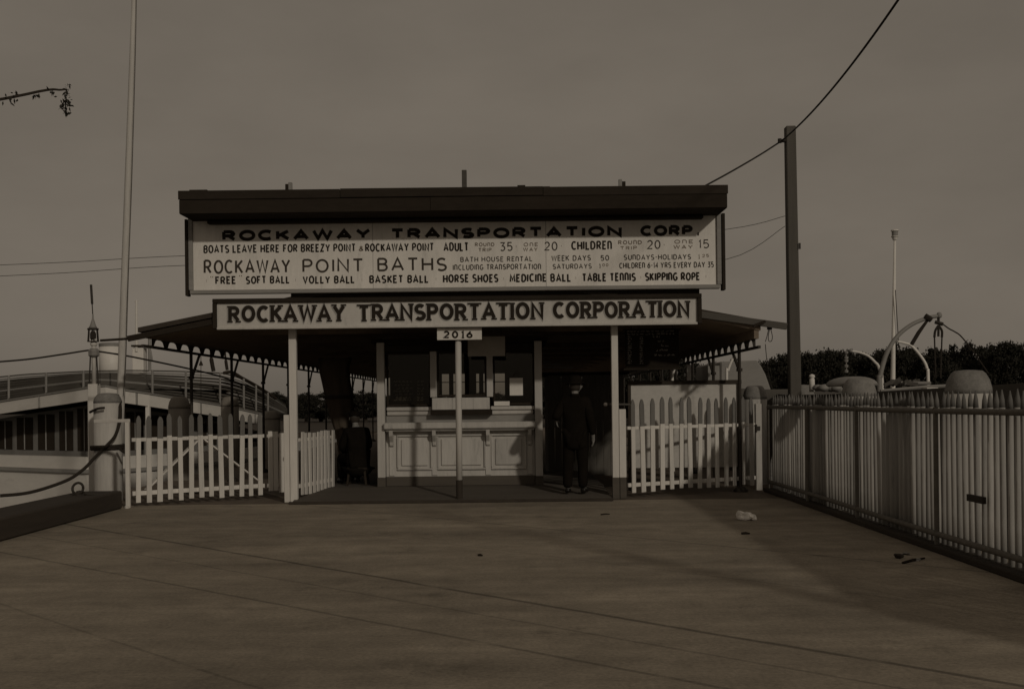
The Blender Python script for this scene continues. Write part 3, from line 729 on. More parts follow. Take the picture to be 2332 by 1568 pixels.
# pale notice board behind right gate
YN = 18.12
q0, q1 = W(1436, 880, YN), W(1677, 868, YN); z1 = W(1436, 876, YN).z; z0 = W(1436, 1065, YN).z
nb_ = thing('notice_board', ((q0.x+q1.x)/2, YN, 0), 'large blank pale board in a dark frame standing behind the right picket gate', 'notice board')
m = MB(); m.box(q0.x, q1.x, YN, YN+.03, z0, z1); m.build('board_panel', mat('faded_poster', .56, .16, 3, .7, (1,1,1), .1, .15), nb_)
m = MB(); m.box(q0.x-.06, q1.x+.075, YN-.03, YN+.05, z1+.001, z1+.065); m.box(q1.x+.001, q1.x+.07, YN-.03, YN+.05, z0, z1); m.box(q0.x-.055, q0.x-.001, YN-.03, YN+.05, z0, z1); m.build('board_frame', M['timber'], nb_, bevel=.004)
for xx in (q0.x-.02, q1.x+.03): m = MB(); m.box(xx-.03, xx+.03, YN+.052, YN+.11, 0, z1); m.build('leg', M['timber'], nb_)

# blackboard under right roof
q0, q1 = W(1424, 838, 17.6), W(1545, 752, 17.6)
cb = thing('blackboard', ((q0.x+q1.x)/2, 17.6, q0.z), 'black chalkboard with faint illegible chalk columns hanging under the right roof', 'blackboard')
m = MB(); m.box(q0.x, q1.x, 17.6, 17.62, q0.z, q1.z); m.build('board_panel', M['board'], cb)
m = MB(); m.box(q0.x-.03, q1.x+.03, 17.59, 17.63, q1.z+.001, q1.z+.03); m.box(q0.x-.03, q1.x+.03, 17.59, 17.63, q0.z-.03, q0.z-.001); m.build('board_frame', M['dark'], cb)
m = MB()
T7 = lambda x, y: W(x, y, 17.6)
for i, y in enumerate((754.5, 761)): scribble(m, T7(1428,y).x, T7(1536,y).x, T7(1428,y).z-.01, 17.6, .03, 100+i)
for i in range(13):
    y = 768+i*5; scribble(m, T7(1429,y).x, T7(1438,y).x, T7(1429,y).z, 17.6, .022, 120+i); scribble(m, T7(1456,y).x, T7(1464,y).x, T7(1456,y).z, 17.6, .022, 150+i)
for i, (xa, xb_, y) in enumerate(((1486,1502,768), (1497,1512,778), (1505,1522,788), (1494,1522,799), (1490,1535,810))): scribble(m, T7(xa,y).x, T7(xb_,y).x, T7(xa,y).z, 17.6, .035, 180+i)
m.build('chalk_marks', M['chalk'], cb)
m = MB()
for xx in (q0.x+.1, q1.x-.1): m.tube([(xx, 17.61, q1.z+.03), (xx, 17.61, q1.z+.25)], .006, 5)
m.build('hanger', M['iron'], cb)

# dark gathered canvas beside the booth
YC = 19.6
prof = [(728, 815, 800), (728, 838, 793), (735, 870, 797), (742, 905, 802), (752, 945, 806), (765, 990, 808), (772, 1040, 806), (776, 1098, 804)]
vs_, fs = [], []; n = 28
for (xl, y, xr) in prof:
    a, c = W(xl, y, YC), W(xr, y, YC); cx = (a.x+c.x)/2; rx = (c.x-a.x)/2
    for k in range(n):
        an = 2*math.pi*k/n; fold = 1 + .10*math.sin(k*2*math.pi*7/n*1.0 + y*.006)
        vs_.append((cx + rx*math.cos(an)*fold, YC + .22*math.sin(an)*fold, a.z))
for i in range(len(prof)-1):
    for k in range(n): fs.append((i*n+k, i*n+(k+1)%n, (i+1)*n+(k+1)%n, (i+1)*n+k))
fs.append(tuple(range(n))); fs.append(tuple((len(prof)-1)*n+k for k in range(n)))
m = MB(); m.add(vs_, fs); cv = m.build('canvas_curtain', M['canvas'], None, smooth=True)
tag(cv, 'dark gathered canvas curtain hanging from the roof left of the ticket booth', 'curtain')
m = MB(); a = W(740, 905, YC); c = W(804, 905, YC); m.lathe(((a.x+c.x)/2, YC, a.z-.02), [((c.x-a.x)/2+.03, 0), ((c.x-a.x)/2+.035, .03), ((c.x-a.x)/2+.03, .06)], 20); m.build('tie_rope', M['rope'], cv).location = (0,0,0)

# board shed added to darken the view through the right passage
sx0, sx1 = .72, 2.25
st = thing('darkening_shed', ((sx0+sx1)/2, 22.5, 0), 'dark board shed added to darken the right passage, under a row of pale slats', 'shed')
m = MB()
for i in range(11):
    xx = sx0 + (sx1-sx0)*i/11; m.box(xx, xx+(sx1-sx0)/11-.006, 21.9+.004*(i%2), 21.95+.004*(i%2), 0, 2.02)
m.box(sx0, sx0+.05, 21.96, 24, 0, 2.02); m.box(sx1-.05, sx1, 21.96, 24, 0, 2.02); m.build('board_wall', M['shadewood'], st)
m = MB(); m.box(sx0-.1, sx1+.1, 21.85, 24.1, 2.03, 2.08); m.build('shed_roof', M['dark'], st)
m = MB()
for k, (y_, xe) in enumerate(((822, 1253), (828, 1280), (835, 1305))):
    a = W(1236, y_, 21.5); c = W(xe, y_+1.5, 21.5); m.beam(a, c, .05, .028)
m.build('pale_slat', M['slatl'], st)

# ------------------------------------------------------------------ long fence at right
XF = 4.2
fen = thing('picket_fence', (XF, 17.6, 0), 'long fence of rounded pale pickets with two rails running along the right pier edge', 'fence')
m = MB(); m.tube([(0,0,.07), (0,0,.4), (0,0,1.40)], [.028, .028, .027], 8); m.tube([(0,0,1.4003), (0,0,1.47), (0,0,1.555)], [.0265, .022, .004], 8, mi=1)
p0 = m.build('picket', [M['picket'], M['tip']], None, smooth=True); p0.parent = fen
ny = 99
for i in range(ny):
    p = p0 if i == 0 else p0.copy()
    if i: scene.collection.objects.link(p); p.parent = fen
    p.location = (random.uniform(-.004,.004), -.08 - i*.130, random.uniform(-.012,.012)); p.rotation_euler = (random.uniform(-.005,.005), random.uniform(-.007,.007), 0)
for zc_, rr_ in ((1.365, .028), (.165, .03)):
    m = MB(); m.tube([(XF-.06, 17.62-j*2.64, zc_ + .006*math.sin(j*2)) for j in range(6)], rr_, 8); m.build('rail', M['rail'], fen, smooth=True)
for yy in (17.6, 15.3, 13.1, 10.65, 8.3, 5.9):
    m = MB(); m.tube([(XF-.062, yy, 0), (XF-.062, yy, 1.40)], .026, 8); m.build('fence_post', M['rail'], fen)
m = MB(); m.box(4.06, 4.3, 4.3, 17.7, 0, .06); m.build('kerb_board', M['timber'], fen, bevel=.01)
q = W(2186, 1136, 9.6)
m = MB(); m.box(XF-.13, XF-.095, 9.45, 9.78, q.z-.03, q.z+.03); m.build('clamp_bar', M['iron'], fen)

# stringpiece timber at left
tb = MB(); tb.box(-6.35, -5.72, 3.0, 15.95, .0, .26); tb = tb.build('edge_timber', M['timber'], None, bevel=.02)
tag(tb, 'heavy dark squared timber along the left pier edge', 'timber')
tb.location.z = .002

# ------------------------------------------------------------------ mooring piles
def pile(x, ytop, Y, label, painted=True, r=.215, capz=.23, paint_frac=1.0):
    top = W(x, ytop, Y); z0 = -1.7; zt_ = top.z
    t_ = thing('mooring_pile', (top.x, Y, 0), label, 'pile', 'mooring piles along the pier edges')
    m = MB(); n = 18; prof = [(r*1.05, z0), (r*1.02, .2), (r, zt_-capz)]
    m.lathe((top.x, Y, 0), prof, n); m.build('pile_shaft', M['pile'] if painted else M['pilewood'], t_, smooth=True)
    m = MB(); m.lathe((top.x, Y, 0), [(r*1.015, zt_-capz-.004), (r*1.0, zt_-capz*.8), (r*.90, zt_-capz*.42), (r*.74, zt_-capz*.14), (r*.60, zt_-capz*.02), (r*.25, zt_+.004), (.01, zt_+.006)], n); m.build('pile_cap', M['pilecap'] if painted else M['pilewood'], t_, smooth=True)
    return t_
PE = pile(245, 895, 17.4, 'white painted pile with grey domed cap and rope wrapped round it, at far left', capz=.15)
pile(408, 903, 22.0, 'bare brown pile behind the left part of the wide picket gate', False)
pile(523, 903, 26.6, 'bare brown pile behind the right part of the wide picket gate', False)
pile(618, 935, 30.0, 'dark pile seen past the right end of the wide picket gate', False, r=.24)
pile(1718, 878, 19.3, 'white pile just behind the right gate beside the fence end', r=.21)
pile(1828, 876, 21.5, 'small pale domed pile behind the fence beside the tall timber pole', r=.215)
pile(1955, 861, 14.3, 'broad pale domed pile behind the middle of the long fence', r=.22)
pile(2204, 843, 11.1, 'pale domed pile standing behind the near end of the long fence', r=.225)
# rope on the pile
m = MB(); c0 = W(245, 1024, 17.4)
pts = []
for k in range(40):
    an = k*2*math.pi/16; pts.append((c0.x + .245*math.cos(an), 17.4 + .245*math.sin(an), c0.z + .012*k/16*3))
m.tube(pts, .024, 7)
pts = [W(0, 1128, 16.3), W(70, 1120, 16.5), W(150, 1094, 16.8), W(190, 1068, 17.0), W(217, 1040, 17.1), W(245, 1012, 17.1), W(262, 992, 17.12), W(272, 962, 17.2), W(274, 930, 17.3), W(268, 900, 17.55)]
def smooth_path(pts, n=6):
    out = []
    P_ = [pts[0]] + list(pts) + [pts[-1]]
    for i in range(1, len(P_)-2):
        for k in range(n):
            t = k/n; a, b_, c, d = P_[i-1], P_[i], P_[i+1], P_[i+2]
            out.append(.5*((2*b_) + (-a+c)*t + (2*a-5*b_+4*c-d)*t*t + (-a+3*b_-3*c+d)*t**3))
    out.append(pts[-1]); return out
m.tube(smooth_path(pts), .026, 7)
m.tube(smooth_path([W(270, 1020, 17.1), W(285, 1030, 17.0), W(292, 1024, 16.95)]), .02, 7)
m.tube(smooth_path([W(205, 938, 17.35), W(222, 930, 17.1), W(238, 928, 17.08)]), .02, 7)
hw_ = m.build('mooring_rope', M['rope'], None, smooth=True); tag(hw_, 'thick dark mooring rope wound round the white pile and sagging to the left', 'rope')
# cleat on timber
c0 = W(181, 1128, 15.2); 
cl = thing('mooring_ring', (c0.x, 15.2, .262), 'dark iron mooring ring on the timber at the left pier edge', 'mooring ring')
m = MB(); m.lathe((c0.x, 15.2, .262), [(.09,0),(.09,.02),(.05,.03),(.045,.06),(.0,.07)], 12); m.build('base_plate', M['iron'], cl)
m = MB(); m.tube([(c0.x-.01 + .075*math.cos(a_), 15.17 + .02*math.sin(a_), .262+.10 + .075*math.sin(a_)) for a_ in [k*2*math.pi/16 for k in range(17)]], .018, 7); m.build('ring', M['iron'], cl, smooth=True)
m = MB(); m.tube(smooth_path([c0+Vector((.03,0,.06)), c0+Vector((.11,-.03,.01)), c0+Vector((.2,-.06,.0)), c0+Vector((.3,-.05,-.01))]), .016, 6); m.build('rope_tail', M['rope'], cl)

# ------------------------------------------------------------------ left lamp post
YLp = 18.3
lp = thing('lamp_post', (W(213, 1000, YLp).x, YLp, 0), 'white wooden lamp post with lantern and dark spike beside the left pile', 'lamp post')
LP = lambda x, y: W(x, y, YLp)
a, c = LP(203.5, 880), LP(225, 880)
m = MB(); m.box(a.x, c.x, YLp-.08, YLp+.08, -1.2, LP(214, 874).z); m.build('post', M['white'], lp, bevel=.008)
cx = LP(214, 830).x
m = MB(); m.tube([(cx, YLp, LP(214,874).z), (cx, YLp, LP(214,765).z)], .036, 10); m.build('pole', M['offwhite'], lp, smooth=True)
m = MB()
for s_ in (-1, 1): m.tube([(cx+s_*.075, YLp-.02, LP(214,874).z-.02), (cx+s_*.052, YLp-.02, LP(214,812).z)], .012, 6)
m.build('stay_rod', M['iron'], lp)
m = MB(); m.lathe((cx, YLp, LP(214,813).z), [(.06,0),(.095,.03),(.095,.11),(.06,.15)], 8); m.build('collar', M['pilecap'], lp)
m = MB(); z_ = LP(214,789).z; m.lathe((cx, YLp, z_), [(0,0),(.045,.012),(.062,.045),(.045,.078),(0,.09)], 12); m.build('globe', M['white'], lp, smooth=True)
m = MB(); z_ = LP(212,778).z
m.lathe((cx-.01, YLp, z_), [(.10,0),(.10,.012)], 10)
for k in range(6): an = k*math.pi/3; m.tube([(cx-.01+.09*math.cos(an), YLp+.09*math.sin(an), z_+.01), (cx-.01+.075*math.cos(an), YLp+.075*math.sin(an), z_+.21)], .010, 5)
m.lathe((cx-.01, YLp, z_+.20), [(.095,0),(.095,.02),(.085,.03)], 10); m.lathe((cx-.01, YLp, z_+.02), [(.03,0),(.05,.04),(.05,.12),(.03,.16)], 10)
m.build('lantern_cage', M['iron'], lp)
m = MB(); m.lathe((cx-.01, YLp, z_+.225), [(.075,0),(.05,.05),(.035,.10),(.016,.16),(.012,.24)], 10); m.build('finial', M['boatgrey'], lp, smooth=True)
m = MB(); m.tube([(cx-.012, YLp, z_+.46), (cx-.02, YLp, LP(210,692).z)], .009, 6); m.tube([(cx-.02, YLp, LP(210,692).z), (cx-.035, YLp, LP(208,648).z)], .021, 8); m.build('spike', M['iron'], lp)

# flagpole
YG = 17.9
fp = thing('flagpole', (W(274, 985, YG).x, YG, 0), 'tall slightly leaning white flagpole at the left behind the pile', 'flagpole')
a, c = W(272.5, 985, YG), W(309, -110, YG); d = (c-a)
m = MB(); m.tube([a + d*t for t in (-.16, 0, .08, .25, .5, .75, 1)], [.062, .062, .066, .064, .056, .046, .036], 12); m.build('pole', M['offwhite'], fp, smooth=True)
m = MB(); m.lathe((c.x, c.y, c.z), [(0,0),(.05,.02),(.07,.07),(.05,.12),(0,.14)], 12); m.build('ball', M['boatgrey'], fp, smooth=True)
m = MB(); m.tube(smooth_path([W(312, -100, YG-.1), W(308.5, 120, YG-.1), W(300, 420, YG-.1), W(290, 690, YG-.1), W(287.5, 800, YG-.1), W(281, 900, YG-.08)]), .0045, 5)
m.build('halyard', M['rope'], fp)

# timber pole at right + wires
YT = 18.5
tp = thing('timber_pole', (W(1808, 900, YT).x, YT, 0), 'tall square grey timber pole between the shed roof and the fence', 'pole')
a, c = W(1809, 905, YT), W(1798, 289, YT)
m = MB(); e = a + (a-c)*.42
for (p, q, s0, s1) in ((e, c, .20, .165),):
    hv = []
    for (pt, s_) in ((p, s0), (q, s1)):
        for dx_, dy_ in ((-1,-1),(1,-1),(1,1),(-1,1)): hv.append(pt + Vector((dx_*s_/2, dy_*s_/2, 0)))
    m.add(hv, [(0,3,2,1),(4,5,6,7),(0,1,5,4),(1,2,6,5),(2,3,7,6),(3,0,4,7)])
m.build('pole_timber', M['polewood'], tp, bevel=.012)
i0 = W(1779, 321, YT-.05)
m = MB(); m.tube([i0 + Vector((-.045, 0, 0)), i0 + Vector((.07, 0, 0))], [.03, .03], 8); m.tube([i0+Vector((-.03,0,-.035)), i0+Vector((-.03,0,.035))], .034, 8); m.build('insulator', M['iron'], tp)
m = MB(); a = W(1812, 560, YT-.12); m.box(a.x+.05, a.x+.08, YT-.12, YT-.09, a.z-.05, a.z+.05); m.build('fitting', M['iron'], tp)
def sag(p, q, s_, n=16):
    p, q = Vector(p), Vector(q)
    return [p.lerp(q, i/n) - Vector((0,0,s_*4*(i/n)*(1-i/n))) for i in range(n+1)]
cp = []
for k in range(60):
    t_ = 26.0*(k/59)**1.6; yy = 18.6 - t_
    cp.append(Vector((4.64 - .05*t_, yy, 5.888 - .08*t_ + .012*t_*t_)))
UPZ = cp[-1].z
m = MB(); m.tube(smooth_path([W(1600, 426, 16.4), W(1650, 399, 17.0), W(1694, 374, 17.5), W(1736, 349, 18.1)] + cp), .014, 6)
cbl = m.build('power_cable', M['wire'], None); tag(cbl, 'dark cable from the sign hood over the timber pole, rising to the top right', 'cable')
for (pts, lb) in ((((1787, 492, 18.5), (1655, 522, 18.6), (1300, 556, 18.8), (900, 570, 19), (428, 582, 19), (150, 597, 19), (-100, 607, 19)), 'upper of two thin wires running behind the signboard'),
                  (((1787, 515, 18.5), (1655, 590, 18.6), (1400, 600, 18.8), (900, 596, 19), (428, 604, 19), (150, 621, 19), (-100, 633, 19)), 'lower of two thin wires running behind the signboard')):
    m = MB(); m.tube(smooth_path([W(*p) for p in pts]), .005, 5); o = m.build('thin_wire', M['wire'], None); tag(o, lb, 'wire', 'thin wires behind the signboard')
# lamp wire across the left
m = MB(); m.tube(smooth_path([W(-40, 826, 18.0), W(60, 818, 18.1), W(145, 806, 18.2), W(205, 797, YLp), W(226, 800, YLp), W(300, 812, 18.5), W(425, 838, 19.4), W(500, 856, 20.2), W(525, 865, 20.6), W(580, 884, 22)]), .016, 6)
o = m.build('lamp_cable', M['wire'], None); tag(o, 'dark cable passing over the lamp post collar and sagging right over the ferry', 'cable')
# looped wires under barge board
m = MB(); a = lambda x, y: W(x, y, 16.5)
m.tube(smooth_path([a(1751,742), a(1746,765), a(1742,778)]), .006, 5); m.tube(smooth_path([a(1753,744), a(1758,765), a(1756,776), a(1750,776), a(1749,765), a(1752,748)]), .006, 5)
m.tube(smooth_path([a(1742,783), a(1745,815), a(1749,850), a(1756,882)]), .006, 5)
m.tube([a(1752,738), a(1752,750)], .04, 7)
o = m.build('wire_loops', M['wire'], None); tag(o, 'loose wire loops dangling from the beam beside the timber pole', 'wire')
# utility pole by the road (out of frame, its shadow crosses the ground)
up = thing('utility_pole', (3.34, -7.35, 0), 'round wooden utility pole behind the viewpoint that carries the dark cable', 'utility pole')
m = MB(); m.tube([(3.34,-7.35,-.3),(3.34,-7.35,UPZ+.4)], [.15,.10], 12); m.build('pole', M['polewood'], up, smooth=True)
m = MB(); m.tube([(3.34,-7.35,UPZ-.06),(3.34,-7.35,UPZ+.06)], .16, 8); m.build('cable_clamp', M['iron'], up)
up = thing('lamp_standard', (5.75, 1.6, 0), 'slim lamp standard just outside the view whose shadow crosses the ground', 'lamp post')
m = MB(); m.tube([(5.75,1.6,-.3),(5.75,1.6,6.1)], [.10,.07], 12); m.build('pole', M['polewood'], up, smooth=True)
m = MB(); m.lathe((5.75,1.6,6.1), [(.05,0),(.16,.10),(.18,.16),(.05,.26),(0,.28)], 12); m.build('lamp_shade', M['iron'], up)
b = MB(); b.box(4.63, 9, -30, 4.2, -.5, -.004); structure(b.build('pavement', M['shore']))

# ------------------------------------------------------------------ left ferry
fe = thing('ferry', (-9, 22, WZ), 'white excursion ferry moored left of the pier with slatted benches on top deck', 'ferry')
path = [(-120, 938, 22.5), (-40, 922, 21.6), (60, 906, 20.9), (144, 893, 20.3), (202, 883.5, 19.95), (240, 880, 19.8), (281, 889, 20.1), (340, 898, 20.6), (392, 906.6, 21.2), (450, 915, 21.8), (503, 924, 22.5), (560, 936, 23.3), (605, 946, 24.1), (650, 958, 25.2)]
FS = 1.34
path = [(x, y, Y*FS) for x, y, Y in path]
top = [W(*p) for p in path]
def inward(i, d):
    a, c = top[max(i-1,0)], top[min(i+1,len(top)-1)]; t_ = (c-a); nrm = Vector((-t_.y, t_.x, 0)).normalized()
    return top[i] + nrm*d
def strip(offs, mname, name, parent=fe):
    """closed cross-section swept along the path: offs = [(inward distance, z offset or absolute)]"""
    m = MB(); k = len(offs); vs_, fs = [], []
    for i in range(len(top)):
        for (d, z, ab) in offs:
            p = inward(i, d); p.z = z if ab else top[i].z + z; vs_.append(p)
    for i in range(len(top)-1):
        for q in range(k): fs.append((i*k+q, i*k+(q+1)%k, (i+1)*k+(q+1)%k, (i+1)*k+q))
    fs.append(tuple(range(k))); fs.append(tuple((len(top)-1)*k+q for q in range(k)))
    m.add(vs_, fs); return m.build(name, M[mname], parent)
HB = -.30
strip([(0,0,0), (.06,0,0), (.06,HB,0), (0,HB,0)], 'hull', 'deck_fascia')
strip([(-.03,.003,0), (.10,.003,0), (.10,.04,0), (-.03,.04,0)], 'slatl', 'deck_edge')
strip([(.061,-.03,0), (5,-.03,0), (5,-.09,0), (.061,-.09,0)], 'boatdark', 'upper_deck')
strip([(.9,HB-.005,0), (.97,HB-.005,0), (.97,.1,1), (.9,.1,1)], 'boatgrey', 'cabin_wall')
strip([(-.12,.26,1), (.10,.26,1), (.05,WZ-.2,1), (-.02,WZ-.2,1)], 'hull', 'hull')
strip([(-.17,-.04,1), (-.121,-.04,1), (-.121,-.13,1), (-.17,-.13,1)], 'greypaint', 'rubbing_strake')
strip([(.101,.15,1), (4,.15,1), (4,.09,1), (.101,.09,1)], 'boatdark', 'main_deck')
for i in (4, 7, 10, 12):
    p = inward(i, .05); m = MB(); m.box(p.x-.05, p.x+.05, p.y-.05, p.y+.05, .2, p.z+HB+.02); m.build('deck_post', M['hull'], fe)
# cabin windows and open bays (dark) with pale mullions
for i in range(len(top)-1):
    a, c = inward(i, .895), inward(i+1, .895)
    L_ = (c-a).length; nn = max(1, int(L_/.75))
    for q in range(nn):
        f0, f1 = (q+.12)/nn, (q+.88)/nn
        p, r_ = a.lerp(c, f0), a.lerp(c, f1)
        m = MB(); zt_ = min(p.z, r_.z)+HB-.06
        m.prism([(p.x,p.y,.35),(r_.x,r_.y,.35),(r_.x,r_.y,zt_),(p.x,p.y,zt_)], (0,-.012,0))
        wn = m.build('cabin_window', M['boatdark'], fe)
        m = MB(); mid = p.lerp(r_, .5); m.beam((mid.x, mid.y-.02, .35), (mid.x, mid.y-.02, zt_), .03, .02); m.build('mullion', M['boatgrey'], wn)
for x in (-30, 90, 311, 457, 580):
    yb_, Yb = path[0][1], path[0][2]
    for a, c in zip(path, path[1:]):
        if a[0] <= x <= c[0]: t_ = (x-a[0])/(c[0]-a[0]); yb_, Yb = a[1]+(c[1]-a[1])*t_, a[2]+(c[2]-a[2])*t_
    p = W(x, yb_, Yb); m = MB(); m.box(p.x-.02, p.x+.02, p.y-.035, p.y+.02, p.z+HB+.01, p.z-.005); m.build('fascia_seam', M['boatgrey'], fe)
# top deck benches: slats stepping back
topy = [(-120, 872), (-40, 862), (60, 852), (195, 845), (300, 843), (400, 845), (480, 848), (515, 850), (552, 862), (588, 881), (626, 906), (655, 928)]
def ty(x):
    for (xa, ya), (xb_, yb_) in zip(topy, topy[1:]):
        if xa <= x <= xb_: return ya + (yb_-ya)*(x-xa)/(xb_-xa)
    return topy[-1][1]
def bandy(x):
    for a, c in zip(path, path[1:]):
        if a[0] <= x <= c[0]:
            t = (x-a[0])/(c[0]-a[0]); return a[1]+(c[1]-a[1])*t, a[2]+(c[2]-a[2])*t
    return path[-1][1], path[-1][2]
xs = list(range(-110, 651, 20))
for k in range(11):
    fr = .06 + .94*k/10; back = .2 + .22*k
    pts = []
    for x in xs:
        yb_, Yb = bandy(x); pts.append(W(x, yb_ + (ty(x)-yb_)*fr, Yb+back))
    m = MB()
    for a, c in zip(pts, pts[1:]): m.beam(a, c, .12 if k < 9 else .045, .05 if k < 9 else .034)
    m.build('bench_slat' if k < 9 else 'hand_rail', M['slatl' if k in (4, 9) else 'slat'], fe)
for x in (-60, 20, 105, 190, 347, 423, 501, 555, 583, 610):
    yb_, Yb = bandy(x); a, c = W(x, yb_, Yb+.14), W(x, ty(x)-2, Yb+.14)
    m = MB(); m.tube([a, c], .03, 6); m.build('stanchion', M['slatl'], fe)
# bench backs (solid boards) to give the rows weight
for k in range(3):
    m = MB(); fr = .12+.2*k
    pts = []
    for x in xs:
        yb_, Yb = bandy(x); pts.append(W(x, yb_ + (ty(x)-yb_)*fr, Yb+1.2+.45*k))
    for a, c in zip(pts, pts[1:]): m.beam(a, c, .04, .17)
    m.build('bench_back', M['boatdark'], fe)
# awning spar at the stern
m = MB(); m.tube(smooth_path([W(510,849,31), W(527,847,31.4), W(552,861,32), W(588,881,33), W(628,907,34)]), .05, 6); m.build('awning_spar', M['boatdark'], fe)
# stack, vents, mast
YK = 30.0; K = lambda x, y: W(x, y, YK)
rk = (K(281,830).x-K(227,830).x)/2; cx = K(254,830).x
m = MB(); m.lathe((cx, YK, 0), [(rk, K(254,886).z-.2), (rk*.98, K(254,850).z), (rk, K(254,849).z), (rk*.99, K(254,789).z)], 24); m.build('funnel', M['hull'], fe, smooth=True)
m = MB(); m.lathe((cx, YK, 0), [(rk*1.01, K(254,789).z+.001), (rk*1.02, K(254,782).z), (rk*.8, K(254,781).z)], 24); m.build('funnel_rim', M['boatgrey'], fe)
a, c = K(301, 838), K(326, 791)
m = MB(); m.box(a.x, c.x, YK, YK+.3, a.z-.3, c.z); m.build('vent_box', M['hull'], fe, bevel=.01)
a, c = K(290, 793), K(338, 789); m = MB(); m.box(a.x+.12, c.x, YK-.06, YK+.4, c.z, c.z+.05); m.build('vent_lid', M['boatdark'], fe)
m = MB(); m.tube([K(341,845), K(340,766)], .04, 6); m.tube(smooth_path([K(334,790), K(342,797), K(346,820)]), .026, 6); m.build('vent_pipe', M['boatgrey'], fe)
m = MB(); m.tube([K(311,800), K(310.5,684)], [.045,.034], 8); m.tube([K(306,686), K(314,684)], .018, 6); m.build('mast', M['hull'], fe)
# hoisting tackle hanging near the shed eave
for pts, r_ in (([(480,795,23.6),(481,818,23.6),(486,845,23.6)], .045), ([(512,800,24),(514,822,24),(517,842,24)], .035)):
    m = MB(); m.tube(smooth_path([W(*p) for p in pts]), [r_*.6]*6+[r_]*7, 7); m.tube([W(*pts[0]), W(pts[0][0], 770, pts[0][2])], .01, 5)
    o = m.build('boat_tackle', M['rope'], None); tag(o, 'dark rope tackle hanging over the ferry deck, %s' % ('the thicker bunch on the left' if pts[0][0] < 500 else 'the thinner bunch beside an iron post'), 'tackle')
m = MB(); m.tube([W(457.5, 780, 23), W(457.5, 905, 23)], .007, 5); m.lathe(tuple(W(457.5, 832, 23)), [(.045,0),(.04,.03),(.012,.10)], 8); o = m.build('pulley_line', M['rope'], None); tag(o, 'thin hanging line with a small dark pulley weight above the ferry deck', 'pulley line')

# ------------------------------------------------------------------ right-hand boats behind the fence
def davit(name, pts, Y, r, label, mname='hull'):
    P_ = [W(x, y, Y) for x, y in pts]
    t_ = thing(name, (P_[0].x, Y, WZ), label, 'davit', 'boat davits beyond the fence')
    m = MB(); base = P_[0].copy(); base.z = -1.0
    pp = smooth_path([base] + P_, 7)
    m.tube(pp, [r*(1.12 - .35*i/(len(pp)-1)) for i in range(len(pp))], 9); m.build('curved_arm', M[mname], t_, smooth=True)
    e = P_[-1]; m = MB(); m.lathe((e.x, Y, e.z-.04), [(0,0),(r*1.1,.02),(r*1.2,.05),(r*.9,.085),(0,.1)], 10); m.build('arm_end', M['boatgrey'], t_)
    return t_, P_
d1, P1 = davit('boat_davit', [(2002,894),(2003.5,859),(2011,826),(2022,797),(2044,764),(2077,738),(2114.5,723),(2138,719)], 16.5, .036, 'largest curved davit arching right with a hook block, rising behind the fence', 'boatgrey')
Y_ = 16.5
m = MB(); m.tube([W(2136,722,Y_), W(2136.5,738,Y_)], .02, 6); m.tube([W(2129,733,Y_), W(2146,738,Y_)], .03, 6)
m.tube(smooth_path([W(2136,741,Y_), W(2129,753,Y_), W(2127,768,Y_)]), .018, 6); m.tube(smooth_path([W(2137,741,Y_), W(2144,753,Y_), W(2144,768,Y_)]), .018, 6); m.tube([W(2136.5,740,Y_), W(2136,766,Y_)], .018, 6)
m.tube([W(2127,768,Y_), W(2130,860,Y_)], .012, 5); m.tube([W(2144,768,Y_), W(2141,860,Y_)], .012, 5); m.build('hook_block', M['iron'], d1)
m = MB(); m.tube(smooth_path([W(2145,737,Y_), W(2160,748,Y_), W(2173,755,Y_), W(2188,766,Y_), W(2215,800,Y_), W(2250,850,Y_)]), .011, 5); m.tube([W(2112,728,Y_), W(2091,757,Y_), W(2075,784,Y_)], [.02,.03,.03], 6); m.tube([W(2106,719,Y_-.02), W(2120,728,Y_-.02)], .045, 7); m.build('tackle_rope', M['rope'], d1)
davit('boat_davit', [(2113,872),(2110,838),(2099,815),(2076,788),(2060,781),(2041,777)], 25, .034, 'thin white davit curving left, seen under the largest davit')
d3, _ = davit('boat_davit', [(2009,885),(2001,838),(1991.5,824),(1976,810),(1956,802),(1937,799)], 25, .034, 'thin white davit curving left over the broad domed pile')
m = MB(); m.tube([W(1926,802,25), W(1927,848,25)], .012, 5)
for y in (803, 815, 822, 834, 846): m.lathe(tuple(W(1926.5, y, 25)), [(0,-.03),(.04,-.02),(.05,.03),(0,.05)], 8)
m.build('tackle_blocks', M['boatgrey'], d3)
davit('boat_davit', [(1654,868),(1657,845),(1664,825),(1672,812)], 23, .032, 'slim white davit seen under the right shed eave above the pale board')
davit('boat_davit', [(1529,872),(1531,850),(1537,833),(1549,822)], 23, .045, 'short white davit in the dark under the right roof near the blackboard')

